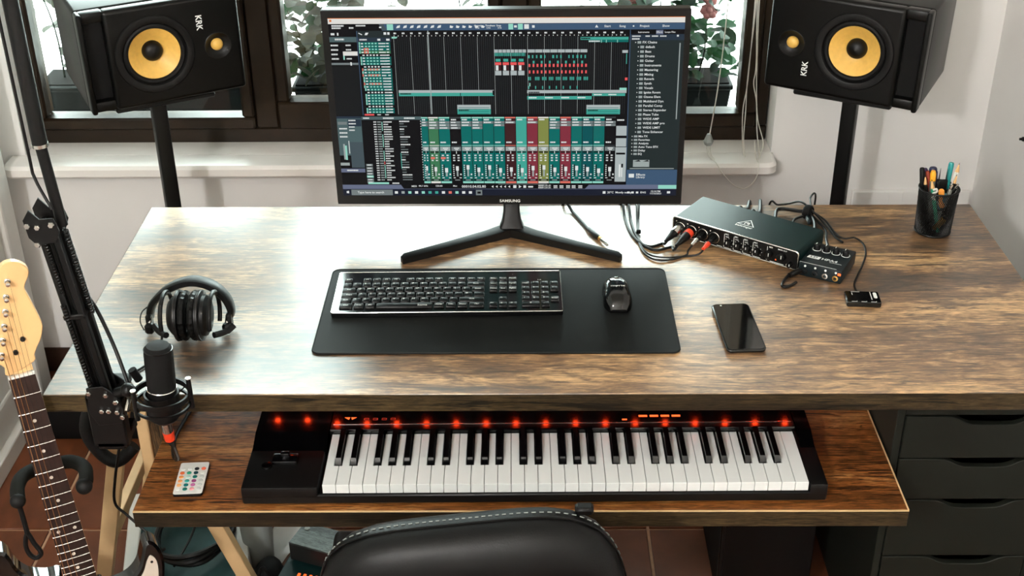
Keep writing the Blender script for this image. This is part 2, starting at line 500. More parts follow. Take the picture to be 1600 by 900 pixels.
# window: recessed dark wood frame with three lights
w1 = sempty('window_1', (-.33, 3.15, .66))
FY0, FY1 = 3.12, 3.18
m = MB()
m.b2((-1.287, FY0, .658), (.632, FY1, .70), bev=.004); m.b2((-1.287, FY0, 2.10), (.632, FY1, 2.15), bev=.004)
m.b2((-1.287, FY0, .70), (-1.262, FY1, 2.10), bev=.004); m.b2((.60, FY0, .70), (.632, FY1, 2.10), bev=.004)
m.build('outer_frame', 'frame_wood', w1, True)
for x0, x1 in ((-.70, -.638), (-.058, .012)):
    MB().b2((x0, FY0 - .006, .70), (x1, FY1, 2.10), bev=.006).build('mullion', 'frame_wood', w1, True)
for x0, x1, gx0, gx1, gz in ((-1.262, -.70, -1.240, -.732, .733), (-.638, -.058, -.606, -.090, .775), (.012, .60, .044, .553, .738)):
    m = MB()
    m.b2((x0, FY0 - .014, .70), (x1, FY1 - .012, gz), bev=.006); m.b2((x0, FY0 - .014, 2.05), (x1, FY1 - .012, 2.10), bev=.006)
    m.b2((x0, FY0 - .014, gz), (gx0, FY1 - .012, 2.05), bev=.006); m.b2((gx1, FY0 - .014, gz), (x1, FY1 - .012, 2.05), bev=.006)
    sf = m.build('sash_frame', 'frame_wood', w1, True)
    MB().b2((gx0 - .004, 3.140, gz - .004), (gx1 + .004, 3.144, 2.054)).build('pane', 'window_glass', sf, True, smooth=False)
# marble sill
out = rrect(1.97, .14, .03, 5, -.345, 3.03)
m = MB(); m.prism([(x, min(y, 3.046)) for x, y in out], .626, .660, ch=.008)
m.b2((OX0 + .001, 3.04, .626), (OX1 - .001, 3.20, .660))
struct(m.build('window_sill_1', 'marble'))
# surface cable trunking low on the back wall
t1 = MB()
t1.b2((.855, 3.028, .455), (1.16, WB, .552), bev=.002)
for x in (.905, .952, .985): t1.b2((x, 3.0265, .455), (x + .002, 3.03, .552))
struct(t1.build('trim_1', 'wall_paint'))
kn = MB(); kn.cyl((WR, 2.785, .80), (WR - .006, 2.785, .80), .006, .005, n=16); kn.cyl((WR - .006, 2.785, .80), (WR - .012, 2.785, .80), .003)
tag(kn.build('wall_hook', 'black_plastic'), 'small black hook on the right wall', 'hook')

# outside: white terrace ledge
struct(MB().b2((-6, 3.25, .45), (6, 12, .662)).build('terrace_floor', 'terrace', smooth=False))

# ceiling lamp in the room, left and behind the viewer
lp = thing('ceiling_lamp', 'bare bulb pendant lamp hanging from the ceiling', 'lamp', (-1.15, -.8, CE))
MB().cyl((0, 0, 0), (0, 0, -.03), .06, .05, n=32).build('ceiling_rose', 'white_plastic', lp)
MB().cyl((0, 0, -.03), (0, 0, -.55), .004, n=10).build('flex', 'white_plastic', lp)
MB().lathe([(.012, -.55), (.022, -.56), (.024, -.60), (.018, -.605)], 20, close=True).build('bulb_holder', 'white_plastic', lp)
ld = bpy.data.lights.new('lamp_light', 'POINT'); ld.shadow_soft_size = .085; ld.energy = LAMP; ld.color = (1.0, .985, .965)
lo = bpy.data.objects.new('lamp_light', ld); COL.objects.link(lo); lo.parent = lp; lo.location = (0, 0, -.70)
# ------------------------------------------------------------------ desk
DX0, DX1, DY0, DY1, DZ = -.8224, .9765, 1.8045, 2.5402, .75
dk = thing('desk', 'long rustic brown wooden desk top that carries the monitor', 'desk', ((DX0 + DX1) / 2, (DY0 + DY1) / 2, DZ - .034))
MB().b2((DX0, DY0, DZ - .030), (DX1, DY1, DZ), bev=.0012).build('top', 'desk_wood', dk, True)
MB().b2((DX0 + .0005, DY0 - .0012, DZ - .0345), (DX1 - .0005, DY0 + .004, DZ - .0012), bev=.0006).build('edge_band', 'shaded_edge_wood', dk, True)
MB().b2((DX0 - .0012, DY0 + .0006, DZ - .0345), (DX0 + .004, DY1, DZ - .0012), bev=.0006).build('edge_band', 'shaded_edge_wood', dk, True)
MB().b2((DX0 + .004, DY0 + .004, DZ - .0345), (DX1, DY1, DZ - .0295)).build('underside', 'shaded_edge_wood', dk, True)

# keyboard shelf under the desk, hung on two boards
TZ = .54
ty = thing('keyboard_shelf', 'lower wooden shelf holding the piano keyboard under the desk', 'shelf', (-.01, 1.95, TZ - .034))
MB().b2((-.687, 1.752, TZ - .034), (.667, 2.16, TZ), bev=.0012).build('board', 'tray_wood', ty, True)
MB().b2((-.6865, 1.7505, TZ - .034), (.6665, 1.7535, TZ - .0016), bev=.0006).build('edge_band', 'shaded_edge_wood', ty, True)
MB().b2((-.6865, 1.7502, TZ - .0016), (.6665, 1.7536, TZ + .0004), bev=.0003).build('edge_strip', 'pine', ty, True)
MB().b2((.6645, 1.753, TZ - .0016), (.6674, 2.10, TZ + .0004), bev=.0003).build('edge_strip', 'pine', ty, True)
for x0, x1 in ((-.714, -.6885), (.6365, .6655)):
    h = MB().b2((x0, 1.985 if x0 < 0 else 2.10, .43 if x0 < 0 else .541), (x1, 2.14, .7155), bev=.001).build('hanger_board', 'hanger_wood', ty, True)
MB().b2((-.737, 1.978, .40), (-.7145, 2.0, .7155), bev=.002).build('hanger_batten', 'pine', ty, True)

# pine trestle under the left end
ts = thing('trestle', 'pale pine trestle leg frame under the left end of the desk', 'trestle', (-.77, 2.2, 0))
def bar(a, b, w, d, m=None):
    a, b = Vector(a), Vector(b); q = (b - a).to_track_quat('Z', 'Y'); T = Matrix.Translation((a + b) / 2) @ q.to_matrix().to_4x4()
    return (m or MB()).box((0, 0, 0), (w, d, (b - a).length), bev=.0015, T=T)
for (a, b) in (((-.750, 2.035, .69), (-.912, 2.035, 0.01)), ((-.790, 2.07, .69), (-.562, 2.07, 0.01)), ((-.750, 2.43, .69), (-.912, 2.43, 0.01)), ((-.790, 2.46, .69), (-.562, 2.46, 0.01))):
    bar(a, b, .022, .032).build('leg', 'pine', ts, True)
MB().b2((-.80, 1.99, .68), (-.738, 2.52, .7153), bev=.002).build('top_beam', 'pine', ts, True)
bar((-.86, 2.05, .23), (-.86, 2.45, .23), .02, .03).build('stretcher', 'pine', ts, True)
bar((-.64, 2.085, .25), (-.64, 2.45, .25), .02, .03).build('stretcher', 'pine', ts, True)

# dark drawer unit under the right end
UX0, UX1, UY0, UY1 = .671, .975, 1.90, 2.48
du = thing('drawer_unit', 'dark grey green drawer unit with scooped drawer pulls under the desk', 'drawers', ((UX0 + UX1) / 2, 2.2, 0))
m = MB()
m.b2((UX0, UY0, .02), (UX0 + .014, UY1, .7152), bev=.001); m.b2((UX1 - .014, UY0, .02), (UX1, UY1, .7152), bev=.001)
m.b2((UX0 + .014, UY0, .637), (UX1 - .014, UY1, .7152), bev=.001); m.b2((UX0 + .014, UY0, .02), (UX1 - .014, UY1, .06), bev=.001)
m.b2((UX0 + .014, UY1 - .01, .06), (UX1 - .014, UY1, .637))
m.build('carcass', 'drawer_paint', du, True)
for x in (UX0 + .04, UX1 - .04):
    for y in (UY0 + .05, UY1 - .05): MB().cyl((x, y, 0), (x, y, .02), .016, n=16).build('foot', 'black_plastic', du, True)
for z0, z1 in ((.5425, .6345), (.4475, .5395), (.3105, .4445), (.1735, .3075), (.064, .1705)):
    cx = .845; a = UX0 + .016; b = UX1 - .016
    out = [(a, z0), (b, z0), (b, z1)]
    prof = [(.087, 0), (.075, .001), (.062, .006), (.05, .013), (.038, .017), (.02, .018), (0, .018)]
    for dx, dz in prof: out.append((cx + dx, z1 - dz))
    for dx, dz in prof[-2::-1]: out.append((cx - dx, z1 - dz))
    out.append((a, z1))
    T = Matrix(((1, 0, 0, 0), (0, 0, -1, UY0 + .012), (0, 1, 0, 0), (0, 0, 0, 1)))
    dr = MB().prism(out, 0, .014, T=T, ch=.0012).build('drawer_front', 'drawer_paint', du, True)
    m = MB(); m.b2((a + .004, UY0 + .013, z0 + .008), (a + .014, UY1 - .03, z1 - .026)); m.b2((b - .014, UY0 + .013, z0 + .008), (b - .004, UY1 - .03, z1 - .026)); m.b2((a + .004, UY0 + .013, z0 + .004), (b - .004, UY1 - .03, z0 + .008))
    m.build('drawer_box', 'black_plastic', dr, True)

# LED strip under the desk
ls = thing('led_strip', 'strip of glowing orange red lights stuck under the desk', 'led strip', (.05, 2.06, .7155))
LY = 2.110
MB().b2((-.52, LY - .005, .7135), (.62, LY + .005, .7154)).build('tape', 'white_plastic', ls, True)
chip = None
for i in range(19):
    x = -.4985 + .0600 * i
    T = Matrix.Translation(Vector((x, LY, .7115)) - Vector(ls.location))
    if chip is None:
        chip = MB().box((0, 0, 0), (.008, .008, .003), bev=.0008).build('led_chip', 'led_lit', ls); chip.matrix_local = T
    else: inst(chip, 'led_chip', ls, T)

# ------------------------------------------------------------------ monitor
MX, MY, MZ0, MZ1 = -.0345, 2.396, .8215, 1.237
MW, MH = .7125, .4155
mo = thing('monitor', 'large black monitor on a V-shaped stand showing a music mixing program', 'monitor', (-.026, 2.40, DZ), (0, 0, 0))
MT = Matrix.Translation((MX, MY, (MZ0 + MZ1) / 2)) @ Euler((.014, -.008, -.027)).to_matrix().to_4x4()
XZ = Matrix(((1, 0, 0, 0), (0, 0, -1, 0), (0, 1, 0, 0), (0, 0, 0, 1)))      # outline (x,y)->(x,z), extrude to -y
m = MB()
m.prism(rrect(MW, MH, .004, 3), -.022, 0, T=MT @ XZ, ch=.0015)
m.box((0, .03, -.02), (MW * .62, .02, MH * .6), bev=.008, T=MT)
m.build('housing', 'black_plastic', mo, True)
SX0, SX1, SZ0, SZ1 = -MW / 2 + .0135, MW / 2 - .0115, -MH / 2 + .0205, MH / 2 - .0155
m = MB()
m.b2((-MW / 2 + .001, -.0012, -MH / 2 + .001), (MW / 2 - .001, .001, SZ0), T=MT); m.b2((-MW / 2 + .001, -.0012, SZ1), (MW / 2 - .001, .001, MH / 2 - .001), T=MT)
m.b2((-MW / 2 + .001, -.0012, SZ0), (SX0, .001, SZ1), T=MT); m.b2((SX1, -.0012, SZ0), (MW / 2 - .001, .001, SZ1), T=MT)
m.build('bezel', 'black_plastic', mo, True)
m = MB(); m.text('SAMSUNG', .0085, MT @ Matrix.Translation((.003, -.0016, -MH / 2 + .0085)) @ Euler((PI / 2, 0, 0)).to_matrix().to_4x4(), sx=1.1)
m.build('brand_lettering', 'white_print', mo, True, smooth=False)
# V stand
pk = Vector((-.028, 2.392, 0))
for sgn, end in ((-1, Vector((-.2475, 2.274, 0))), (1, Vector((.1945, 2.278, 0)))):
    d = (end - pk).normalized(); nrm = Vector((-d.y, d.x, 0)) * (1 if sgn > 0 else -1)   # nrm towards the back
    secs = []
    for t, w, h in ((0, .030, .020), (.2, .024, .018), (.6, .019, .0165), (.96, .017, .015), (1, .012, .012)):
        c = pk.lerp(end, t)
        f = c - nrm * .006; bk = c + nrm * (w - .006)
        secs.append([(f.x, f.y, DZ + .001), (f.x, f.y, DZ + h - .001), (f.x + nrm.x * .002, f.y + nrm.y * .002, DZ + h), (bk.x, bk.y, DZ + h + .001), (bk.x, bk.y, DZ + .001)])
    MB().loft(secs).build('stand_leg', 'black_plastic', mo, True)
secs = []
for z, yc, w, dp in ((.752, 2.400, .058, .03), (.770, 2.402, .050, .028), (.782, 2.408, .040, .026), (.80, 2.418, .034, .024), (.84, 2.428, .034, .022), (.98, 2.436, .034, .02)):
    secs.append([(-.027 + x, yc + y, z) for x, y in rrect(w, dp, .006, 3)])
MB().loft(secs).build('stand_neck', 'black_plastic', mo, True)
attr_emit('screen_print', 0.90, 0.4)

def build_screen():
    """the program window, drawn in 1920 x 1080 units"""
    rnd = random.Random(5)
    m = MB(); lay = [0]
    C = {k: rgb(*v) for k, v in dict(k=(9, 9, 10), dk=(19, 22, 22), slate=(38, 52, 66), blue=(62, 88, 116), bluegrey=(104, 112, 136), title=(232, 230, 224), white=(228, 232, 230), grey=(120, 130, 130), teal=(0, 108, 102), teal2=(0, 84, 88), teal3=(66, 168, 152), mint=(150, 218, 200), olive=(132, 140, 72), green=(62, 122, 84), red=(132, 48, 62), dred=(62, 28, 30), salmon=(226, 116, 100), dark2=(34, 44, 44), panel=(78, 100, 102), lgrey=(160, 170, 168), pane=(176, 186, 186), orange=(220, 120, 50), line=(60, 66, 68), hot=(236, 90, 90), taskb=(22, 28, 44), mid=(70, 84, 90)).items()}
    def P(u, v, d):
        return (SX0 + (SX1 - SX0) * u / 1920.0, -.0006 - d * .00001, SZ1 - (SZ1 - SZ0) * v / 1080.0)
    def R(x0, y0, x1, y1, c, d=1):
        m.add([P(x0, y0, d), P(x0, y1, d), P(x1, y1, d), P(x1, y0, d)], [(0, 1, 2, 3)], MT, 0, C[c])
    def PG(pts, c, d=2):
        m.add([P(x, y, d) for x, y in pts][::-1], [list(range(len(pts)))], MT, 0, C[c])
    def TX(x, y, s, h, c='white', d=6):
        V, F, w = glyphs(s)
        mn = min(v[0] for v in V)
        m.add([P(x + (vx - mn) * h * 1.25, y - vy * h * 1.25, d) for vx, vy in V], F, MT, 0, C[c])
        return w * h * 1.25
    def bar_text(x, y, w, h, c='white', d=6):      # a word too small to read
        u = x
        while u < x + w:
            k = rnd.uniform(.6, 1.1) * h; R(u, y, min(u + k, x + w), y + h, c, d); u += k + h * .18
    R(0, 0, 1920, 1080, 'k', 0)
    R(0, 0, 1920, 4, 'orange'); R(0, 4, 1920, 34, 'title'); R(8, 10, 20, 22, 'orange', 2)
    # tool bar
    R(0, 36, 290, 70, 'k'); R(290, 36, 1920, 72, 'blue'); PG([(275, 36), (300, 36), (315, 70), (290, 70)], 'mid'); R(318, 36, 352, 70, 'mint', 2)
    bar_text(18, 40, 66, 9); bar_text(18, 53, 50, 9); bar_text(150, 40, 52, 8); bar_text(112, 52, 24, 9); R(276, 50, 288, 58, 'white', 5)
    for i in range(7): PG([(368 + i * 37, 60), (374 + i * 37, 46), (390 + i * 37, 42), (388 + i * 37, 56)], 'white', 5)
    for i in range(6): PG([(660 + i * 34, 44), (678 + i * 34, 50), (672 + i * 34, 60), (658 + i * 34, 58)], 'white', 5)
    for s, x in (('Quantize', 790), ('Timebase', 850), ('Snap', 910)): TX(x, 47, s, 11); TX(x + 8, 60, '1/16', 10)
    R(975, 37, 1000, 69, 'mint', 3); R(1005, 46, 1020, 58, 'white', 5); R(1026, 37, 1052, 69, 'mint', 3); R(1060, 40, 1085, 66, 'white', 4); R(1102, 46, 1116, 60, 'white', 5)
    PG([(1440, 60), (1448, 44), (1458, 60)], 'white', 5); TX(1490, 53, 'Start', 14); TX(1570, 53, 'Song', 14); R(1642, 49, 1650, 57, 'white', 5); TX(1680, 53, 'Project', 14); TX(1800, 53, 'Show', 14)
    # inspector panel, left
    R(0, 74, 148, 570, 'k', 1); R(10, 86, 30, 98, 'white', 4); R(44, 84, 52, 100, 'white', 4)
    R(0, 108, 148, 138, 'panel', 2); bar_text(30, 117, 50, 10)
    for i, y in enumerate((152, 178, 204, 230)):
        bar_text(4, y, rnd.randint(34, 58), 9); bar_text(86, y, 28, 8)
    R(68, 192, 148, 216, 'title', 3); R(68, 216, 76, 240, 'mint', 3); R(0, 258, 148, 270, 'grey', 3); R(104, 254, 112, 274, 'white', 4); R(0, 274, 148, 572, 'dk', 2)
    # track list
    R(150, 74, 336, 112, 'dark2', 2); R(150, 74, 154, 572, 'blue', 3)
    PG([(162, 84), (182, 94), (178, 98), (160, 88)], 'white', 5); PG([(194, 98), (200, 84), (216, 84), (208, 98)], 'white', 5); R(298, 82, 312, 96, 'white', 5); R(318, 82, 330, 96, 'white', 5)
    R(154, 112, 336, 136, 'slate', 3); bar_text(164, 120, 40, 8); R(262, 119, 278, 130, 'white', 5); R(310, 119, 328, 130, 'white', 5)
    rows = 'tttTktttkRtRttRttkttttktt'
    y = 138; rh = (562 - 138) / len(rows)
    for i, ch in enumerate(rows):
        ind = 158 + min(i // 4, 4) * 4
        col = {'t': 'teal', 'T': 'green', 'k': 'k', 'R': 'teal'}[ch]
        R(ind, y, 330, y + rh - 2, col, 3)
        if ch != 'k':
            R(ind, y, ind + 7, y + rh - 2, 'mint' if ch != 'R' else 'salmon', 4)
            R(ind + 30, y + 2, ind + 100, y + rh - 4, 'lgrey' if ch != 'R' else 'salmon', 4) if i in (9, 11, 14) else None
        if i in (2, 3): R(ind + 26, y, ind + 52, y + rh - 2, 'salmon', 5)
        R(ind + 12, y + 5, ind + 24, y + 12, 'white', 6)
        for k in range(4): R(ind + 34 + k * 18, y + 4, ind + 44 + k * 18, y + 12, 'mint' if ch != 'k' else 'white', 6)
        bar_text(ind + 108, y + 5, rnd.choice((24, 38, 44)), 7); R(308, y + 5, 322, y + 11, 'white', 6)
        y += rh
    R(160, 564, 214, 574, 'hot', 4); bar_text(232, 566, 20, 6); bar_text(276, 566, 20, 6)
    # arrangement
    R(338, 74, 1626, 108, 'k', 1)
    nb = 28
    for i in range(nb * 2):
        u = 350 + i * 1270 / (nb * 2)
        if i % 2 == 0: bar_text(u + 2, 84, 14, 9)
        R(u + 2, 100, u + 6, 106, 'white', 5)
    for i in range(nb * 4):
        u = 350 + i * 1270 / (nb * 4)
        R(u, 110, u + (2.0 if i % 8 == 0 else 1.2), 566, 'lgrey' if i % 8 == 0 else 'line', 2)
    R(536, 74, 541, 566, 'lgrey', 7); PG([(340, 108), (372, 108), (366, 118), (340, 118)], 'mint', 5)
    def clip(x0, x1, y0, y1, top='pane', body='teal3', lines=0):
        R(x0, y0, x1, y0 + (y1 - y0) * .45, top, 3); R(x0, y0 + (y1 - y0) * .45, x1, y1, body, 3)
        bar_text(x0 + 8, y0 + (y1 - y0) * .5, min(60, (x1 - x0) * .3), 8, 'k', 5)
        for k in range(lines): R(x0 + 6, y0 + 16 + k * 12, x1 - 8, y0 + 19 + k * 12, 'teal', 5)
    clip(360, 888, 421, 457); R(700, 438, 704, 456, 'k', 5); R(880, 424, 888, 452, 'k', 5)
    clip(682, 868, 510, 567, lines=4); clip(1400, 1586, 512, 569, lines=4)
    clip(1072, 1619, 423, 441, 'pane', 'pane'); R(1072, 459, 1428, 479, 'teal3', 3); R(1430, 443, 1612, 459, 'teal3', 3); R(1580, 410, 1619, 424, 'mint', 4)
    for u in (1080, 1170, 1260, 1350): bar_text(u, 464, 44, 8, 'white', 5)
    for u in (1440, 1520): bar_text(u, 447, 44, 7, 'white', 5)
    R(1363, 114, 1621, 130, 'teal3', 3); bar_text(1366, 118, 50, 8, 'k', 5); R(1405, 131, 1621, 144, 'teal', 3); bar_text(1408, 134, 60, 8, 'white', 5)
    for u in (1474, 1500, 1560): R(u, 131, u + 4, 146, 'mint', 5)
    for x0, x1, n in ((894, 1068, 6), (1075, 1400, 14)):
        R(x0, 184, x1, 202, 'pane', 3)
        for k in range(1, 8): R(x0 + (x1 - x0) * k / 8, 184, x0 + (x1 - x0) * k / 8 + 3, 202, 'line', 5)
    for i in range(34): R(896 + i * 5, 203, 898 + i * 5 + rnd.random() * 2, 222, 'teal3', 3)
    for k in range(4):
        u = 902 + k * 42
        R(u, 238, u + 26, 254, 'teal3', 3); R(u - 4, 258, u + 30, 274, 'hot', 3); R(u, 276, u + 14, 306, 'white', 3); R(u - 4, 308, u + 30, 334, 'pane', 3); R(u + 14, 278, u + 30, 306, 'dred', 4)
    for k in range(15):
        u = 1078 + k * 22
        if k % 4 == 0 or rnd.random() > .3: R(u, 217, u + (7 if k % 3 else 10), 235, 'teal3', 3)
        if k % 2: R(u + 4, 250, u + 14, 266, 'teal3', 3)
        R(u + 3, 268, u + 13, 286, 'hot', 3); R(u + 4, 306, u + 13, 324, 'hot', 3)
    for k in range(9):
        u = 1078 + k * 38
        for q in range(rnd.choice((2, 3, 3))): R(u + q * 9, 344, u + q * 9 + 6, 364, 'teal3', 3)
        if k < 8: R(u, 398, u + 6, 416, 'teal3', 3)
    R(1084, 380, 1090, 400, 'mint', 3); R(1590, 190, 1620, 206, 'pane', 3); R(1608, 350, 1622, 366, 'hot', 3); R(1612, 210, 1616, 270, 'teal3', 3)
    # browser, right
    R(1628, 74, 1920, 912, 'dark2', 1); R(1628, 74, 1632, 912, 'blue', 3); R(1628, 74, 1920, 100, 'k', 2); R(1628, 100, 1920, 134, 'slate', 2); R(1768, 76, 1806, 100, 'bluegrey', 3)
    for s, x in (('Instruments', 1672), ('Effects', 1770), ('Loops', 1815), ('Files', 1850)): TX(x, 88, s, 10)
    for x, w in ((1640, 46), (1712, 24), (1746, 34), (1790, 34)): bar_text(x, 107, w, 7)
    bar_text(1640, 122, 40, 8); R(1880, 104, 1890, 114, 'white', 5)
    names1 = ['FX Chains', 'default', 'Bass', 'Drums', 'Guitar', 'Instruments', 'Mastering', 'Mixing', 'Reverb', 'Synth', 'Vocals', 'Ignite Room', 'Ozone Elem', 'Multiband Dyn', 'Parallel Comp', 'Stereo Expander', 'Phase Tube', 'WIDE AMP', 'WIDE AMP pro', 'WIDE LIMIT', 'Tone Enhancer']
    for i, s in enumerate(names1):
        yy = 146 + i * 26.6; dx = 0 if i == 0 else 16
        PG([(1658 + dx, yy - 4), (1664 + dx, yy), (1658 + dx, yy + 4)], 'white', 5); R(1670 + dx, yy - 7, 1690 + dx, yy + 7, 'lgrey', 5); TX(1698 + dx, yy, s, 15)
    yy = 146 + 21 * 26.6
    for s, lv in (('Mix FX', 0), ('Favorites', 0), ('Analysis', 0), ('Auto Tune EFX', 0), ('Delay', 0), ('EQ', 0)):
        if yy > 850: break
        PG([(1656, yy - 4), (1662, yy), (1656, yy + 4)], 'white', 5); R(1668, yy - 6, 1688, yy + 6, 'lgrey', 5); TX(1694, yy, s, 14); yy += 22
    R(1668, 852, 1760, 896, 'lgrey', 4); PG([(1672, 862), (1700, 852), (1712, 862)], 'k', 5); PG([(1722, 862), (1750, 852), (1758, 862)], 'k', 5)
    R(1896, 150, 1902, 600, 'lgrey', 4); R(1650, 904, 1900, 909, 'lgrey', 5)
    R(1632, 914, 1920, 1010, 'blue', 2); R(1646, 940, 1676, 964, 'white', 5); TX(1688, 946, 'Effects', 16); TX(1688, 962, 'Library', 14)
    # mixer left part
    R(0, 578, 138, 822, 'panel', 2); R(0, 578, 138, 592, 'slate', 3); R(4, 612, 56, 630, 'grey', 4); R(62, 596, 136, 640, 'slate', 3)
    for yy in (600, 620, 640, 660): bar_text(66, yy, rnd.randint(30, 50), 8)
    for yy in (650, 676, 700): bar_text(10, yy, 44, 9)
    R(56, 730, 60, 810, 'white', 4); R(34, 760, 44, 850, 'mint', 4); R(24, 750, 34, 848, 'lgrey', 4)
    R(0, 868, 52, 886, 'lgrey', 4); R(64, 738, 138, 900, 'mid', 3); R(0, 906, 138, 930, 'bluegrey', 3); bar_text(34, 913, 64, 8)
    R(140, 580, 480, 600, 'panel', 2); bar_text(150, 586, 34, 8); bar_text(262, 586, 60, 9); bar_text(380, 586, 60, 9)
    for i in range(25):
        yy = 610 + i * 15.2
        bar_text(206, yy, 16, 7); bar_text(228, yy, 20, 7, 'lgrey'); bar_text(262, yy, rnd.choice((26, 44, 48)), 7)
    for y0, y1, c in ((612, 668, 'mint'), (690, 770, 'mint'), (792, 860, 'mint'), (860, 880, 'hot'), (880, 968, 'mint')): R(252, y0, 256, y1, c, 5)
    for i in range(24):
        yy = 606 + i * 16; bar_text(352, yy, rnd.choice((24, 42, 56)), 8 if i % 3 == 0 else 6, 'white' if i % 3 == 0 else 'grey'); R(470, yy, 474, yy + 6, 'white', 5)
    R(348, 806, 352, 906, 'teal3', 5)
    for i, yy in enumerate((876, 896, 914, 932, 950, 970, 986)): R(146, yy, 184, yy + 14, 'mint' if i == 4 else 'grey', 3); bar_text(152, yy + 4, 24, 6)
    R(150, 994, 270, 1006, 'mint', 4); bar_text(290, 996, 40, 8)
    # mixer channels
    cols = ['teal', 'green', 'teal', 'k', 'teal', 'teal', 'teal', 'teal', 'dred', 'teal3', 'red', 'olive', 'teal', 'red', 'teal', 'teal2', 'teal', 'k']
    xs = [474, 514, 572, 636, 697, 758, 820, 882, 944, 1006, 1068, 1130, 1192, 1254, 1316, 1378, 1440, 1504]
    lcol = {'teal': 'mint', 'teal2': 'mint', 'green': 'title', 'k': 'k', 'dred': 'salmon', 'teal3': 'mint', 'red': 'salmon', 'olive': 'title'}
    xs2 = xs + [1566]
    for i, c in enumerate(cols):
        x0 = xs2[i] + 1; x1 = xs2[i + 1] - 2; cw = x1 - x0
        R(x0, 584, x1, 1000, c, 2); R(x0, 584, x1, 592, lcol[c] if c != 'k' else 'line', 4)
        bar_text(x0 + 6, 596, cw * .5, 9)
        for k in range(rnd.choice((1, 2, 3)) if c not in ('teal3', 'olive') else 0): R(x0, 610 + k * 17, x1, 624 + k * 17, 'grey', 3); bar_text(x0 + 6, 613 + k * 17, cw * rnd.uniform(.45, .75), 8)
        bar_text(x0 + 6, 736, cw * .5, 9); R(x0, 758, x1, 762, lcol[c] if c != 'k' else 'line', 4)
        R(x0 + 2, 768, x1 - 2, 794, 'lgrey' if c != 'k' else 'grey', 3); bar_text(x0 + cw * .3, 774, cw * .5, 7); bar_text(x0 + cw * .4, 784, cw * .3, 6)
        R(x0 + 4, 798, x1 - 4, 806, 'k', 3); R(x0 + cw * .48, 796, x0 + cw * .54, 812, 'white', 5)
        for yy in (818, 834, 850):
            bar_text(x0 + cw * .16, yy, cw * .2, 8); bar_text(x0 + cw * .6, yy, cw * .2, 8)
        if i in (1, 2): R(x0 + 4, 832, x0 + cw * .5, 846, 'salmon', 7)
        for k in range(6): R(x0 + 7, 882 + k * 13, x0 + 14, 888 + k * 13, 'white', 4)
        R(x0 + 16, 880, x0 + 22, 954, 'k', 4); fy = rnd.randint(884, 906); R(x0 + cw * .46, fy, x0 + cw * .62, 956, 'lgrey', 4); R(x0 + cw * .40, fy, x0 + cw * .68, fy + 28, 'white', 5)
        R(x1 - 12, 938, x1 - 4, 948, 'white', 4); bar_text(x0 + 8, 962, 12, 6); bar_text(x1 - 16, 962, 12, 6); R(x0 + 2, 974, x1 - 2, 984, 'k', 3); bar_text(x0 + 16, 977, cw * .5, 5, 'lgrey')
        R(x0, 988, x1, 1000, lcol[c] if c != 'k' else 'k', 4)
    R(1566, 584, 1628, 1000, 'k', 2); R(1568, 640, 1626, 700, 'pane', 3); R(1568, 716, 1626, 768, 'pane', 3); R(1566, 772, 1628, 990, 'pane', 3); R(1570, 806, 1622, 818, 'k', 4)
    bar_text(1572, 600, 40, 9); R(1588, 880, 1598, 960, 'white', 4); R(1602, 876, 1612, 900, 'k', 4); R(1602, 900, 1608, 960, 'white', 4)
    R(900, 1004, 1180, 1007, 'grey', 3)
    # transport and task bar
    PG([(0, 1010), (338, 1010), (354, 1036), (0, 1036)], 'bluegrey', 3); PG([(1420, 1010), (1920, 1010), (1920, 1038), (1396, 1038)], 'bluegrey', 3); R(1816, 1012, 1920, 1036, 'mint', 5)
    TX(400, 1020, 'MIDI', 12); TX(440, 1018, '44.1 kHz', 12); TX(540, 1018, '120.00', 12); TX(640, 1018, 'Max', 11); TX(690, 1022, '00010.04.02.80', 18)
    for k in range(5): PG([(860 + k * 24, 1022), (872 + k * 24, 1014), (872 + k * 24, 1030)], 'white', 5)
    R(986, 1013, 1004, 1031, 'white', 5); PG([(1018, 1012), (1034, 1022), (1018, 1032)], 'white', 5); R(1044, 1014, 1060, 1030, 'white', 5); R(1072, 1018, 1100, 1028, 'white', 5)
    TX(1130, 1016, '00001.01.01', 12); TX(1130, 1029, '00001.01.01', 12)
    for x in (1218, 1252, 1290, 1322, 1360): bar_text(x, 1014, 22, 8); bar_text(x, 1026, 22, 6)
    R(0, 1038, 1920, 1080, 'taskb', 2); R(0, 1036, 1920, 1038, 'bluegrey', 3)
    PG([(20, 1052), (34, 1049), (34, 1066), (20, 1064)], 'white', 5); R(48, 1042, 288, 1078, 'grey', 3); TX(84, 1060, 'Type here to search', 15)
    ic = ['white', 'lgrey', 'mint', 'white', 'mint', 'teal3', 'teal3', 'white', 'salmon', 'mint', 'white', 'white']
    for k, c in enumerate(ic): R(300 + k * 39, 1052, 318 + k * 39, 1068, c, 5)
    R(770, 1044, 806, 1078, 'grey', 4); R(778, 1054, 798, 1068, 'k', 5)
    R(1500, 1052, 1516, 1068, 'white', 5); TX(1526, 1060, '20\u00b0C  Mostly sunny', 14); TX(1716, 1060, 'ENG', 13); TX(1776, 1053, '12:14 PM', 12); TX(1772, 1067, '11/10/2021', 12); R(1868, 1052, 1886, 1066, 'white', 5)
    for x in (1640, 1664, 1690): R(x, 1054, x + 14, 1066, 'white', 5)
    return m.build('screen', 'screen_print', mo, True, smooth=False)
build_screen()

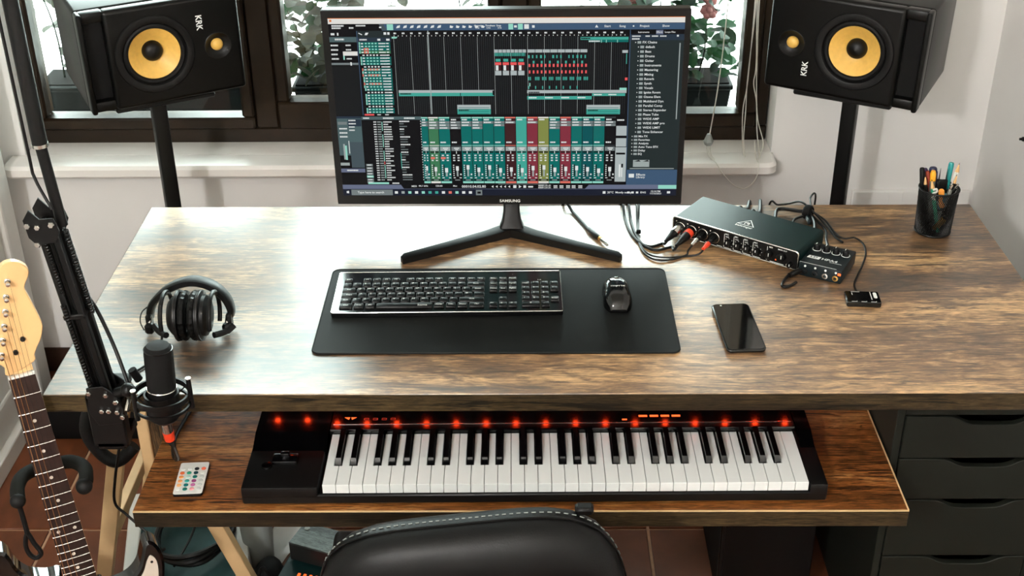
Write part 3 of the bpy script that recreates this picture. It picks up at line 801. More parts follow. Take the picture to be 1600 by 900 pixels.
# ------------------------------------------------------------------ speakers on stands
def speaker(label, loc, rot, side):
    """side=-1: port on the left end, tweeter right;  +1 mirrored.  local: x along the width, y back, z up, origin at the front face centre"""
    W, H, D = .342, .221, .278
    r = thing('studio_speaker', label, 'speaker', loc, rot)
    s = side
    p0 = s * (W / 2 - .012); p1 = s * .118           # port slot between p0 and p1
    sx0, sx1 = min(p0, p1), max(p0, p1)
    m = MB(); m.box((0, D / 2 + .0155, 0), (W, D - .031, H), bev=.008, seg=3); m.build('cabinet', 'vinyl', r)
    # front baffle with cut out slot: main plate, end lip
    a, b = (-W / 2, sx0) if s > 0 else (sx1, W / 2)
    mb = MB(); mb.box(((a + b) / 2, .016, 0), (b - a, .032, H), bev=.009, seg=3); bf = mb.build('baffle', 'vinyl', r)
    e = s * W / 2
    mb = MB(); mb.box(((p0 + e) / 2, .014, 0), (abs(e - p0) , .036, H), bev=.005, seg=3)
    for zz in (H / 2 - .012, -H / 2 + .012): mb.box(((sx0 + sx1) / 2, .02, zz), (sx1 - sx0 + .01, .026, .024), bev=.006, seg=2)
    mb.build('port_lip', 'vinyl', r)
    MB().box(((sx0 + sx1) / 2, .03, 0), (sx1 - sx0 + .004, .008, H - .03)).build('port_slot', 'black_matte', r)
    F = Matrix.Rotation(PI / 2, 4, 'X')              # local +Z of lathe -> -Y (outwards)
    wx, wz, tx, tz = s * .021, .002, -s * .117, -.003
    Tw = Matrix.Translation((wx, 0, wz)) @ F
    cut(bf, [MB().cyl((wx, -.02, wz), (wx, .05, wz), .067, n=48), MB().cyl((tx, -.02, tz), (tx, .013, tz), .0295, n=32)])
    wf = MB().lathe([(.066, -.004), (.082, -.002), (.086, .002), (.084, .005), (.077, .006), (.070, .004), (.066, -.002)], 48, T=Tw, close=False).build('woofer_frame', 'black_plastic', r)
    MB().lathe([(.068, -.004), (.066, .001), (.0625, .003), (.058, .002), (.0555, -.003)], 48, T=Tw, close=False).build('rubber_surround', 'black_rubber', wf)
    MB().lathe([(.0565, -.002), (.045, -.010), (.032, -.020), (.022, -.027), (.0, -.027)], 48, T=Tw, close=False).build('cone', 'kevlar', wf)
    MB().lathe([(.0225, -.026), (.022, -.019), (.018, -.012), (.010, -.0075), (.0, -.006)], 32, T=Tw, close=False).build('dust_cap', 'black_plastic', wf)
    Tt = Matrix.Translation((tx, 0, tz)) @ F
    tf = MB().lathe([(.0305, .0005), (.029, .0015), (.024, -.004), (.015, -.010), (.0, -.010)], 36, T=Tt, close=False).build('tweeter_horn', 'black_plastic', r)
    MB().lathe([(.0135, -.010), (.0128, -.006), (.009, -.0025), (.004, -.001), (.0, -.0006)], 28, T=Tt, close=False).build('tweeter_dome', 'kevlar', tf)
    m = MB(); m.text('KRK', .0185, Matrix.Translation((-s * .081, -.0007, -s * .055)) @ Matrix.Rotation(-s * PI / 2, 4, 'Y') @ F, sx=.95)
    m.build('badge_lettering', 'white_print', r, smooth=False)
    return r
def stand(label, x, y, top, rz):
    r = thing('speaker_stand', label, 'stand', (x, y, 0), (0, 0, rz))
    MB().box((0, 0, .012), (.28, .26, .024), bev=.004).build('base_plate', 'black_plastic', r)
    m = MB(); m.prism(rrect(.034, .034, .006, 3), .024, top - .012); m.build('pole', 'black_plastic', r)
    MB().box((0, 0, top - .008), (.22, .20, .012), bev=.003).build('top_plate', 'black_plastic', r)
    return r
speaker('black studio speaker with yellow cone lying sideways left of the monitor', (-.772, 2.639, 1.069), (.030, -.011, .494), -1)
stand('black square pole speaker stand left of the monitor', -.840, 2.757, .9525, .494)
speaker('black studio speaker with yellow cone lying sideways right of the monitor', (.691, 2.660, 1.059), (.013, .021, -.486), 1)
stand('black square pole speaker stand right of the monitor', .752, 2.780, .9435, -.486)
# ------------------------------------------------------------------ things on the desk
mat('mat_cloth', (8, 10, 9), 0.6, spec=0.2, var=0.08, vscale=200, bump=0.12, bscale=1500)
mat('keyboard_gloss', (7, 7, 8), 0.16, var=0.03)
mat('key_plastic', (5, 5, 6), 0.33, spec=0.25, var=0.03)
mat('phone_glass', (6, 7, 8), 0.05, var=0.02)
mat('teal_shell', (8, 32, 32), 0.45, spec=0.18, var=0.05)
mat('navy_shell', (6, 20, 24), 0.42, spec=0.3, var=0.05)
mat('leather', (5, 5, 5), 0.42, spec=0.2, var=0.1, bump=0.12, bscale=350)
mat('cable', (6, 6, 6), 0.4, spec=0.35, var=0.08)
attr_print('ink_print', 0.5)
dm = thing('desk_mat', 'black cloth desk mat under the computer keyboard and mouse', 'desk mat', (-.052, 2.087, DZ))
MB().prism(rrect(.662, .316, .016, 6), 0.0002, .0035, ch=.0012).build('pad', 'mat_cloth', dm)
st = MB(); pts = [(x, y, .0032) for x, y in rrect(.659, .313, .015, 6)]; st.tube(pts, .0013, 6, closed=True); st.build('stitched_edge', 'black_rubber', dm)
MZT = DZ + .0036

# computer keyboard
kb = thing('computer_keyboard', 'glossy black full size computer keyboard on the desk mat', 'keyboard', (-.1463, 2.135, MZT), (0, 0, .0133))
KW, KD = .434, .158
m = MB(); m.prism(rrect(KW, KD, .004, 3), 0.0, .0105, ch=.0015); m.build('body', 'keyboard_gloss', kb)
m = MB(); m.tube([(x, y, .0102) for x, y in rrect(KW - .001, KD - .001, .004, 3)], .0009, 6, closed=True); m.build('chrome_rim', 'silver', kb)
U = .01835; RP = .0197
x0 = -KW / 2 + .0125; yb = -KD / 2 + .022
lg = MB()
keymesh = {}
def key(cx, cy, w, h=None, txt='', ts=.0070):
    h = h or .0168
    k = (round(w, 4), round(h, 4))
    if k not in keymesh:
        o = MB().box((0, 0, .0022), (w, h, .0044), bev=.0011, seg=2, taper=(1 - .0022 / w, 1 - .0030 / h)).build('key', 'key_plastic', kb)
        keymesh[k] = o; o.location = (cx, cy, .0104)
    else: inst(keymesh[k], 'key', kb, place(cx, cy, .0104))
    if txt:
        n = len(txt)
        s = ts if n == 1 else min(ts * .8, w * 1.7 / n)
        ox = -w * .16 if (n == 1 and w < .02) else 0
        lg.text(txt, s, Matrix.Translation((cx + ox, cy + (.003 if n == 1 else 0), .01492)))
def row(r, items, xx=0.0, h=None):
    u = xx
    for it in items:
        if isinstance(it, (int, float)): u += it; continue
        t, w = it if isinstance(it, tuple) else (it, 1.0)
        key(x0 + (u + w / 2) * U, yb + r * RP, w * U - .0022, h, t)
        u += w
row(0, [('Ctrl', 1.5), ('Win', 1.15), ('Alt', 1.15), ('', 5.9), ('AltGr', 1.2), ('Win', 1.2), ('Menu', 1.2), ('Ctrl', 1.7)])
row(1, [('Shift', 1.25), '<'] + list('ZXCVBNM,./') + [('Shift', 2.75)])
row(2, [('Caps', 1.75)] + list("ASDFGHJKL;'") + [('#', 1.0), ('', 1.25)])
row(3, [('Tab', 1.5)] + list('QWERTYUIOP[]') + [('Enter', 1.5)])
row(4, ['`'] + list('1234567890-=') + [('Back', 2.0)])
row(5, [('Esc', 1.0), 1.0, 'F1', 'F2', 'F3', 'F4', 0.55, 'F5', 'F6', 'F7', 'F8', 0.45, 'F9', 'F10', 'F11', 'F12'], h=.0135)
nx = 15 * U / U + .35
row(5, ['Print', 'Scroll', 'Pause'], nx, .0135); row(4, ['Insert', 'Home', 'PgUp'], nx); row(3, ['Delete', 'End', 'PgDn'], nx)
row(1, [1.0, '\u2191'], nx); row(0, ['\u2190', '\u2193', '\u2192'], nx)
px = nx + 3.35
row(4, ['Num', '/', '*', '-'], px); row(3, list('789') + ['+'], px); row(2, list('456'), px); row(1, list('123') + ['Enter'], px); row(0, [('0', 2.0), '.'], px)
for t_, h_, x_, y_, z_z, nm_ in (('hama', .0085, x0 + 8.6 * U, yb - .002, .01492, 'brand_lettering'), ('1 A', .005, x0 + (px + 2) * U, yb + 5 * RP, .0107, 'lock_lettering')):
    q_ = MB(); q_.text(t_, h_, Matrix.Translation((x_, y_, z_z))); q_.build(nm_, 'white_print', kb, smooth=False)
lg.build('key_lettering', 'white_print', kb, smooth=False)['kind'] = 'stuff'

# mouse
mo2 = thing('computer_mouse', 'glossy black computer mouse with white lettering on the desk mat', 'mouse', (.1755, 2.118, MZT), (0, 0, .02))
def mouse_shell(y0, y1, hx, lift=0.0, n=18, rows=14):
    secs = []
    for i in range(rows + 1):
        t = i / rows; y = y0 + (y1 - y0) * t; g = (y + .052) / .104       # 0 rear .. 1 front
        w = .0285 * (1 - abs(2 * g - 1) ** 3.2 * .45) * (1 - .10 * math.exp(-((g - .55) / .18) ** 2))
        h = .034 * (math.sin(PI * (.16 + .70 * (1 - g))) ** .8) * (1 if 0.02 < g < .98 else .55)
        sec = []
        for k in range(n + 1):
            a = PI * k / n
            cx = math.cos(a); sz = math.sin(a)
            sec.append((w * math.copysign(abs(cx) ** .7, cx), y, .001 + lift + h * abs(sz) ** .75))
        secs.append(sec)
    return secs
m = MB(); m.loft(mouse_shell(-.052, .052, 1)); m.build('shell', 'black_gloss', mo2)
for sx in (-1, 1):
    secs = []
    for i in range(7):
        y = .012 + .040 * i / 6; g = (y + .052) / .104
        w = .0285 * (1 - abs(2 * g - 1) ** 3.2 * .45) * (1 - .10 * math.exp(-((g - .55) / .18) ** 2)); h = .034 * (math.sin(PI * (.16 + .70 * (1 - g))) ** .8)
        top = [(sx * w * (.16 + .80 * k / 6), y, .0022 + h * (1 - (.16 + .80 * k / 6) ** 2.6) ** .42) for k in range(7)]
        secs.append(top + [(p[0], p[1], p[2] - .004) for p in top[::-1]])
    MB().loft(secs).build('button', 'black_gloss', mo2)
MB().cyl((-.003, .030, .024), (.003, .030, .024), .0085, n=20).build('scroll_wheel', 'silver', mo2)
m = MB(); m.text('myria', .0105, Matrix.Translation((0, -.010, .0365)) @ Matrix.Rotation(-.12, 4, 'X'), sx=1.15); m.build('lettering', 'white_print', mo2, smooth=False)

# phone
ph = thing('smartphone', 'black smartphone lying face up on the desk', 'phone', (.391, 2.012, DZ), (0, 0, .0516))
MB().prism(rrect(.070, .164, .010, 6), .0003, .0082, ch=.002).build('body', 'black_gloss', ph)
MB().prism(rrect(.0665, .1605, .009, 6), .0082, .0088, ch=.0002).build('screen_glass', 'phone_glass', ph)
m = MB(); m.tube([(x, y, .0062) for x, y in rrect(.0702, .1642, .010, 6)], .0008, 6, closed=True); m.build('metal_edge', 'dark_metal', ph)
MB().cyl((-.018, .074, .0088), (-.018, .074, .0090), .002, n=14).build('front_camera', 'silver', ph)

# usb hub
hb = thing('usb_hub', 'small black USB hub lying on the desk beside the headphone amplifier', 'usb hub', (.642, 2.113, DZ), (0, 0, -.073))
MB().prism(rrect(.0645, .044, .004, 4), .0003, .0115, ch=.0015).build('body', 'black_gloss', hb)
m = MB()
for x in (-.018, 0, .018): m.box((x - .0005, -.0195, .0117), (.010, .0007, .0004)); m.box((x + .0045, -.0183, .0117), (.0006, .003, .0004))
m.box((.0155, .004, .0117), (.0012, .030, .0004)); m.prism(rrect(.0065, .022, .003, 4, .0235, .006), .0115, .0119); m.box((-.012, .018, .0117), (.016, .0008, .0004)); m.box((-.019, .010, .0117), (.001, .008, .0004))
m.build('markings', 'white_plastic', hb)

# audio interface
IF = thing('audio_interface', 'wide dark audio interface box with a row of input sockets and knobs', 'audio interface', (.459, 2.361, DZ), (0, 0, -.625))
IW, ID, IH = .282, .122, .044
m = MB(); m.prism(rrect(IW, IH - .005, .006, 4, 0, (IH + .005) / 2), -ID / 2 + .004, ID / 2, T=Matrix(((1, 0, 0, 0), (0, 0, 1, 0), (0, 1, 0, 0), (0, 0, 0, 1)))); 
cs = m.build('case', 'teal_shell', IF)
for x in (-.12, .12):
    for y in (-.045, .045): MB().cyl((x, y, 0.0002), (x, y, .006), .007, n=14).build('rubber_foot', 'black_rubber', IF)
fp = MB().box((0, -ID / 2 + .003, (IH + .005) / 2), (IW - .004, .004, IH - .008)).build('front_panel', 'black_plastic', IF)
m = MB(); o1 = rrect(IW, IH - .005, .006, 4, 0, (IH + .005) / 2)
m.tube([(x, -ID / 2 + .003, z) for x, z in o1], .0016, 6, closed=True); m.build('silver_rim', 'silver', IF)
FY = -ID / 2 + .001
def fz(x, y, z): return Matrix.Translation((x, y, z)) @ Matrix.Rotation(PI / 2, 4, 'X')
for k in range(4):
    x = -.122 + .0265 * k
    j = MB().lathe([(.0085, 0), (.0118, .0005), (.0122, .002), (.0112, .003), (.0105, .001)], 28, T=fz(x, FY, .0245), close=False).build('input_socket', 'silver', IF)
    MB().lathe([(.0108, .0002), (.0108, .0012), (.004, .0014), (.0, .0005)], 24, T=fz(x, FY, .0245), close=False).build('socket_face', 'black_plastic', j)
    MB().box((x - .010, FY - .001, .037), (.003, .002, .003), bev=.0005).build('release_tab', 'silver', j)
for k in range(4):
    x = -.010 + .0215 * k
    kn = MB().lathe([(.0075, 0), (.0072, .009), (.006, .0105), (.0, .0105)], 24, T=fz(x, FY, .0215)).build('gain_knob', 'black_plastic', IF)
    MB().box((x, FY - .0106, .0255), (.0012, .0006, .005)).build('pointer', 'white_print', kn)
    MB().box((x + .006, FY - .0012, .0385), (.004, .002, .002)).build('pad_switch', 'dark_metal', IF)
for x, z, r in ((.081, .024, .0085), (.108, .026, .0095), (.128, .0155, .0055)):
    kn = MB().lathe([(r, 0), (r * .95, .010), (r * .8, .0115), (.0, .0115)], 24, T=fz(x, FY, z)).build('level_knob', 'black_plastic', IF)
    MB().box((x + r * .3, FY - .0118, z + r * .35), (.0012, .0005, r * .8), T=None).build('pointer', 'white_print', kn)
m = MB()
for k in range(4):
    x = -.010 + .0215 * k
    m.box((x - .0105, FY - .0002, .024), (.0007, .0006, .030)); m.box((x - .001, FY - .0002, .0085), (.016, .0006, .0010))
    m.text('MIC', .0045, fz(x - .005, FY - .0004, .039)); m.text('LINE', .0035, fz(x - .004, FY - .0004, .0335))
    for q in range(7):
        a = PI * (1.25 - 1.5 * q / 6); m.box((x + .0095 * math.cos(a), FY - .0002, .0215 + .0095 * math.sin(a)), (.0011, .0006, .0011))
for x in (-.1095, -.083, -.0565, -.030): m.box((x, FY - .0002, .0085), (.012, .0006, .0010))
m.box((.0755, FY - .0002, .024), (.0007, .0006, .030)); m.box((.098, FY - .0002, .0085), (.030, .0006, .001)); m.text('MIX', .0045, fz(.083, FY - .0004, .039)); m.text('MAIN OUT', .004, fz(.108, FY - .0004, .0395))
m.build('panel_lettering', 'white_print', fp, smooth=False)
MB().lathe([(.0035, 0), (.0035, .001), (.0022, .0013), (.0, .0013)], 16, T=fz(.121, FY, .0105)).build('phones_socket', 'silver', IF)
m = MB(); m.box((.0955, FY - .0008, .0155), (.002, .001, .002)); m.build('indicator_light', 'orange_lit', IF)
m = MB()
zt = IH + .0003; T0 = Matrix.Translation((.0, -.005, zt)) @ Matrix.Rotation(PI, 4, 'Z') @ Matrix.Rotation(PI, 4, 'Z')
tri = [(-.020, -.006), (.020, -.006), (0, .022)]
def ring2(o, w):
    cx = sum(p[0] for p in o) / 3; cy = sum(p[1] for p in o) / 3
    i_ = [(cx + (x - cx) * w, cy + (y - cy) * w) for x, y in o]
    m.add([(x, y, 0) for x, y in o + i_], [(k, (k + 1) % 3, 3 + (k + 1) % 3, 3 + k) for k in range(3)], T0)
ring2(tri, .82)
m.tube([(-.004, -.001, 0), (-.005, .004, 0), (0, .008, 0), (.005, .004, 0), (.003, -.001, 0)], .0009, 4, T=T0, smooth=4); m.tube([(.0, .002, 0), (.004, .009, 0)], .0008, 4, T=T0)
m.text('behringer', .0098, T0 @ Matrix.Translation((0, -.0125, 0))); m.build('logo', 'white_print', cs, smooth=False)

# headphone amplifier
HA = thing('headphone_amplifier', 'small dark headphone amplifier with four knobs beside the audio interface', 'amplifier', (.601, 2.243, DZ), (0, 0, -.505))
HW, HD, HH = .086, .098, .0285
MB().box((0, 0, HH / 2 + .0005), (HW, HD, HH), bev=.002, seg=2).build('case', 'navy_shell', HA)
for k in range(4):
    x = -.029 + .0195 * k; y = .020
    rg = MB().lathe([(.0088, .0), (.0088, .0006), (.0074, .0006), (.0074, .0)], 26, T=Matrix.Translation((x, y, HH + .0004)), close=False).build('scale_ring', 'white_print', HA)
    kn = MB().lathe([(.0070, 0), (.0068, .010), (.0058, .0115), (.0, .0115)], 24, T=Matrix.Translation((x, y, HH + .0004))).build('volume_knob', 'black_plastic', HA)
    MB().box((x - .002, y + .003, HH + .0121), (.0012, .006, .0005)).build('pointer', 'white_print', kn)
m = MB(); zt = HH + .0009
m.prism([(-.036, -.022), (-.012, -.022), (-.010, -.011), (-.034, -.011)], zt - .0002, zt, col=rgb(225, 228, 225))
m.text('LD', .010, Matrix.Translation((-.023, -.0163, zt + .0002)), col=rgb(14, 22, 26), sx=1.2); m.text('HPA4', .012, Matrix.Translation((.008, -.0163, zt)), col=rgb(225, 228, 225), sx=1.1)
m.box((.022, -.0235, zt), (.024, .0008, .0002), col=rgb(225, 228, 225)); m.box((-.006, -HD / 2 + .003, zt), (.074, .0008, .0002), col=rgb(225, 228, 225))
m.build('lettering', 'ink_print', HA, smooth=False)
FY2 = -HD / 2
for k, mt_ in enumerate(('black_rubber', 'dark_metal', 'silver', 'gold')):
    x = -.030 + .0205 * k
    MB().lathe([(.0058, 0), (.0058, .0022), (.0032, .0026), (.0030, .0)], 22, T=fz(x, FY2, .0115), close=False).build('phones_socket', mt_, HA)
    MB().cyl((x, FY2, .0235), (x, FY2 - .0012, .0235), .0022, n=14).build('indicator', 'white_print', HA)
MB().box((.0385, FY2 - .0008, .0215), (.006, .0015, .005), bev=.0006).build('power_light', 'orange_lit', HA)

# ------------------------------------------------------------------ cables and plugs
def cable(name, label, pts, r=.0028, m='cable', cat='cable', k=8):
    o = thing(name, label, cat, pts[0])
    MB().tube(pts, r, 8, smooth=k).build('cord', m, o, True)
    return o
def z_(pts, z=DZ + .003): return [(p[0], p[1], p[2] if len(p) > 2 else z) for p in pts]
def plug(o, a, b, kind):
    """a: cable end, b: tip"""
    a, b = Vector(a), Vector(b); L_ = (b - a).length; T = Matrix.Translation(a) @ rot_axis(b - a)
    if kind == 'jack':
        MB().lathe([(.0026, -.010), (.0040, 0), (.0055, .002), (.0055, L_ * .52), (.0045, L_ * .56)], 18, T=T).build('barrel', 'black_plastic', o, True)
        MB().lathe([(.0048, L_ * .55), (.0048, L_ * .60), (.0032, L_ * .61)], 18, T=T).build('collar', 'gold', o, True)
        MB().lathe([(.0032, L_ * .60), (.0032, L_ * .90), (.0022, L_ * .92), (.0032, L_ * .95), (.0008, L_)], 16, T=T).build('tip', 'silver', o, True)
    elif kind == 'xlr':
        MB().lathe([(.0032, -.012), (.0058, .004), (.0078, .020), (.0090, .022)], 20, T=T).build('boot', 'black_rubber', o, True)
        MB().lathe([(.0090, .022), (.0096, .024), (.0096, L_ * .92), (.0088, L_)], 24, T=T).build('shell', 'silver', o, True)
    elif kind == 'xlr_red':
        MB().lathe([(.0032, -.012), (.0060, .004), (.0088, .022), (.0094, L_ * .62)], 20, T=T).build('boot', 'black_plastic', o, True)
        MB().lathe([(.0099, L_ * .60), (.0099, L_ * .84)], 24, T=T).build('red_ring', 'red_plastic', o, True)
        MB().lathe([(.0092, L_ * .84), (.0092, L_)], 24, T=T).build('shell', 'dark_metal', o, True)
    elif kind in ('inst', 'inst_red'):
        MB().lathe([(.0018, -.010), (.0030, 0), (.0048, .004), (.0048, L_ * .5), (.0056, L_ * .52), (.0056, L_)], 18, T=T).build('barrel', 'black_plastic', o, True)
        MB().lathe([(.0034, -.012), (.0044, -.002), (.0052, .004), (.0052, .010)], 18, T=T).build('ring', 'red_plastic' if kind == 'inst_red' else 'silver', o, True)
ifm = mtx(IF)
def sock(k, d, dz=0): return ifm @ Vector((-.122 + .0265 * k, FY - d, .0245 + dz))
o = cable('jack_cable', 'black cable with a bare jack plug lying right of the monitor foot', z_([(.080, 2.60, .62), (.086, 2.546, .755), (.105, 2.500), (.121, 2.457), (.133, 2.422)], DZ + .0035), .0034)
plug(o, (.136, 2.414, DZ + .0058), (.172, 2.337, DZ + .0058), 'jack')
e = sock(0, .050, -.006); t = sock(0, .001)
o = cable('microphone_cable', 'black cable with a silver plug in the first socket of the audio interface', z_([(.208, 2.60, .60), (.213, 2.545, .755), (.216, 2.471), (.222, 2.41), (.236, 2.36), (.259, 2.338), (.285, 2.352)]) + [(e.x - .008, e.y - .010, e.z - .006), tuple(e)], .0030); plug(o, e, t, 'xlr')
e = sock(1, .052, -.007); t = sock(1, .001)
o = cable('microphone_cable', 'black cable with a red ringed plug in the second socket of the audio interface', z_([(.222, 2.60, .60), (.226, 2.545, .755), (.228, 2.456), (.234, 2.389), (.247, 2.342), (.270, 2.322), (.302, 2.336)]) + [(e.x - .012, e.y - .014, e.z - .009), tuple(e)], .0030); plug(o, e, t, 'xlr_red')
e = sock(2, .036, -.005); t = sock(2, .001)
o = cable('instrument_cable', 'thin black cable with a silver ringed plug in the third interface socket', z_([(.256, 2.60, .60), (.252, 2.545, .755), (.244, 2.456), (.237, 2.366), (.244, 2.309), (.266, 2.279), (.298, 2.282), (.328, 2.300)]) + [(e.x - .014, e.y - .016, e.z - .010), tuple(e)], .0020); plug(o, e, t, 'inst')
e = sock(3, .036, -.005); t = sock(3, .001)
o = cable('instrument_cable', 'thin black cable with a red ringed plug in the fourth interface socket', z_([(.250, 2.60, .60), (.246, 2.545, .755), (.240, 2.44), (.239, 2.352), (.254, 2.303), (.288, 2.290), (.333, 2.296)]) + [(e.x - .014, e.y - .014, e.z - .010), tuple(e)], .0020); plug(o, e, t, 'inst_red')
MB().box((.2395, 2.40, DZ + .006), (.010, .006, .010), bev=.002).build('cable_clip', 'black_rubber', o, True)
# bundle behind the interface
def seg(label, pts, r=.0032): return cable('black_cable', label, pts, r)
bk = [ifm @ Vector((x, ID / 2, .024)) for x in (-.06, -.03, .02, .06, .10)]
for i, (lbl, p) in enumerate((('first black cable bending out of the back of the audio interface', bk[0]), ('second black cable bending out of the back of the audio interface', bk[1]))):
    o = seg(lbl, [tuple(p), tuple(p + Vector((.018, .026, -.002))), (p.x + .034, p.y + .045, DZ + .014), (p.x + .050, 2.552 + .006 * i, DZ + .002), (p.x + .056, 2.575, .70), (p.x + .06, 2.59, .60)], .0042)
    MB().cyl(p, p + Vector((.016, .024, .003)), .0075, .006, n=16).build('plug', 'black_plastic', o, True)
tie = Vector((.607, 2.470, DZ + .016))
seg('thick black cable running from behind the interface into the cable tie', [tuple(bk[2]), (bk[2].x + .016, bk[2].y + .022, DZ + .016), (.548, 2.497, DZ + .010), tuple(tie + Vector((-.02, .006, 0))), tuple(tie), (.612, 2.43, DZ + .014), (.606, 2.392, DZ + .010), (.594, 2.365, DZ + .010)], .0040)
seg('short black cable joining the interface to the cable tie', [tuple(bk[3]), (bk[3].x + .014, bk[3].y + .018, DZ + .012), (.575, 2.450, DZ + .008), tuple(tie + Vector((-.006, -.008, -.003))), tuple(tie), (.624, 2.43, DZ + .010), (.632, 2.40, DZ + .006), (.622, 2.350, DZ + .012), (.618, 2.315, DZ + .014)], .0028)
seg('thin black cable looping left from the cable tie over the desk back edge', [tuple(tie + Vector((.004, -.006, .010))), tuple(tie + Vector((-.012, .026, .012))), (.576, 2.525, DZ + .010), (.553, 2.528, DZ + .006), (.540, 2.546, DZ + .002), (.538, 2.57, .66)], .0022)
seg('thin black cable arching right from the cable tie over the desk back edge', [tuple(tie + Vector((.006, .004, .012))), (.618, 2.51, DZ + .030), (.632, 2.535, DZ + .030), (.640, 2.552, DZ + .004), (.642, 2.58, .66)], .0022)
seg('pair cable running from the cable tie towards the headphone amplifier', [tuple(tie + Vector((.006, 0, .006))), (.630, 2.448, DZ + .010), (.640, 2.412, DZ + .006), (.648, 2.372, DZ + .004), (.657, 2.352, DZ + .004)], .0024)
seg('long thin black cable curving right around the headphone amplifier', [tuple(tie + Vector((.008, .002, .002))), (.640, 2.445, DZ + .008), (.650, 2.400, DZ + .003), (.662, 2.372, DZ + .003), (.687, 2.374, DZ + .003), (.698, 2.345, DZ + .003), (.693, 2.303, DZ + .003), (.675, 2.255, DZ + .003), (.657, 2.215, DZ + .003), (.641, 2.175, DZ + .003), (.638, 2.138, DZ + .006)], .0020)
tt = thing('cable_tie', 'black hook and loop strap bundling cables behind the audio interface', 'cable tie', tuple(tie))
MB().torus((0, 0, 0), .012, .0045, T=Matrix.Rotation(PI / 2, 4, 'Y') @ Matrix.Rotation(.6, 4, 'X'), zs=2.0).build('strap', 'black_matte', tt)
MB().box((-.004, -.030, -.004), (.008, .030, .010), bev=.002).build('strap_end', 'navy_shell', tt)
o = cable('headphone_cable', 'short black angled plug in front of the headphone amplifier', [(.548, 2.226, DZ + .010), (.535, 2.222, DZ + .008), (.520, 2.210, DZ + .006), (.506, 2.188, DZ + .004), (.500, 2.170, DZ + .0035), (.512, 2.168, DZ + .0035), (.53, 2.185, DZ + .003)], .0030)
MB().cyl((.550, 2.224, DZ + .011), (.520, 2.206, DZ + .007), .0062, .0050, n=16).build('plug', 'black_plastic', o, True)

# ------------------------------------------------------------------ pen cup
CX, CY = .858, 2.412
pc = thing('pen_cup', 'black wire mesh pen cup near the back right desk corner', 'pen cup', (CX, CY, DZ))
MB().lathe([(.0, .0004), (.036, .0004), (.036, .003), (.0, .003)], 28, close=False).build('base', 'black_plastic', pc)
m = MB(); nn = 60
for i in range(nn):
    a = 2 * PI * i / nn
    for s_ in (1, -1):
        pts = []
        for k in range(9):
            t = k / 8; aa = a + s_ * t * 1.5; rr = .036 + .004 * t
            pts.append((rr * math.cos(aa), rr * math.sin(aa), .002 + .096 * t))
        m.tube(pts, .0008, 4)
ms = m.build('wire_mesh', 'black_plastic', pc); ms['kind'] = 'stuff'
MB().torus((0, 0, .099), .040, .0022, n=36, k=8).build('rim', 'black_plastic', pc)
MB().torus((0, 0, .003), .036, .0020, n=36, k=8).build('base_ring', 'black_plastic', pc)
mat('pen_teal', (30, 140, 140), .35); mat('pen_green', (40, 150, 115), .4); mat('pen_orange', (235, 150, 60), .4); mat('pen_navy', (28, 32, 70), .35); mat('pen_wood', (215, 170, 115), .6); mat('pen_grey', (110, 112, 105), .4); mat('pen_yellow', (240, 170, 40), .4); mat('pen_purple', (60, 40, 80), .4); mat('pen_red', (150, 60, 40), .4); mat('pen_blue', (40, 90, 110), .4)
def pen(name, label, fx, fy, tx, ty, tz, r, body, kind):
    """foot (fx,fy) on the cup floor, top at (tx,ty,tz), all relative to the cup"""
    a = Vector((fx, fy, .004 + r)); b = Vector((tx, ty, tz)); L_ = (b - a).length
    o = thing(name, label, 'pencil' if 'pencil' in name else ('scissors' if 'sciss' in name else 'pen'), (CX + a.x, CY + a.y, DZ + a.z)); o.rotation_euler = (b - a).to_track_quat('Z', 'Y').to_euler()
    if kind == 'pencil':
        MB().lathe([(r, 0), (r, L_ - .020)], 6).build('shaft', body, o, ang=20); MB().lathe([(r, L_ - .020), (.0012, L_ - .004)], 12).build('sharpened_wood', 'pen_wood', o); MB().lathe([(.0012, L_ - .004), (.0002, L_)], 8).build('lead', 'black_matte', o)
    elif kind == 'cap':
        MB().lathe([(r * .8, 0), (r, .004), (r, L_ * .6)], 14).build('barrel', 'black_plastic', o); MB().lathe([(r * 1.12, L_ * .58), (r * 1.12, L_ - .003), (r * .9, L_)], 14).build('cap', body, o); MB().box((0, r * 1.4, L_ * .8), (.003, .0016, L_ * .3), bev=.0004).build('clip', body, o)
    elif kind == 'marker':
        MB().lathe([(r * .9, 0), (r, .003), (r, L_ - .012)], 16).build('barrel', 'pen_grey', o); MB().lathe([(r * 1.02, L_ - .022), (r * 1.02, L_ - .006), (r * .7, L_)], 16).build('cap', body, o)
    elif kind == 'click':
        MB().lathe([(.0008, 0), (r, .012), (r, L_ - .012), (r * .8, L_ - .010)], 14).build('barrel', body, o); MB().lathe([(r * .5, L_ - .010), (r * .5, L_)], 10).build('button', 'silver', o)
    return o
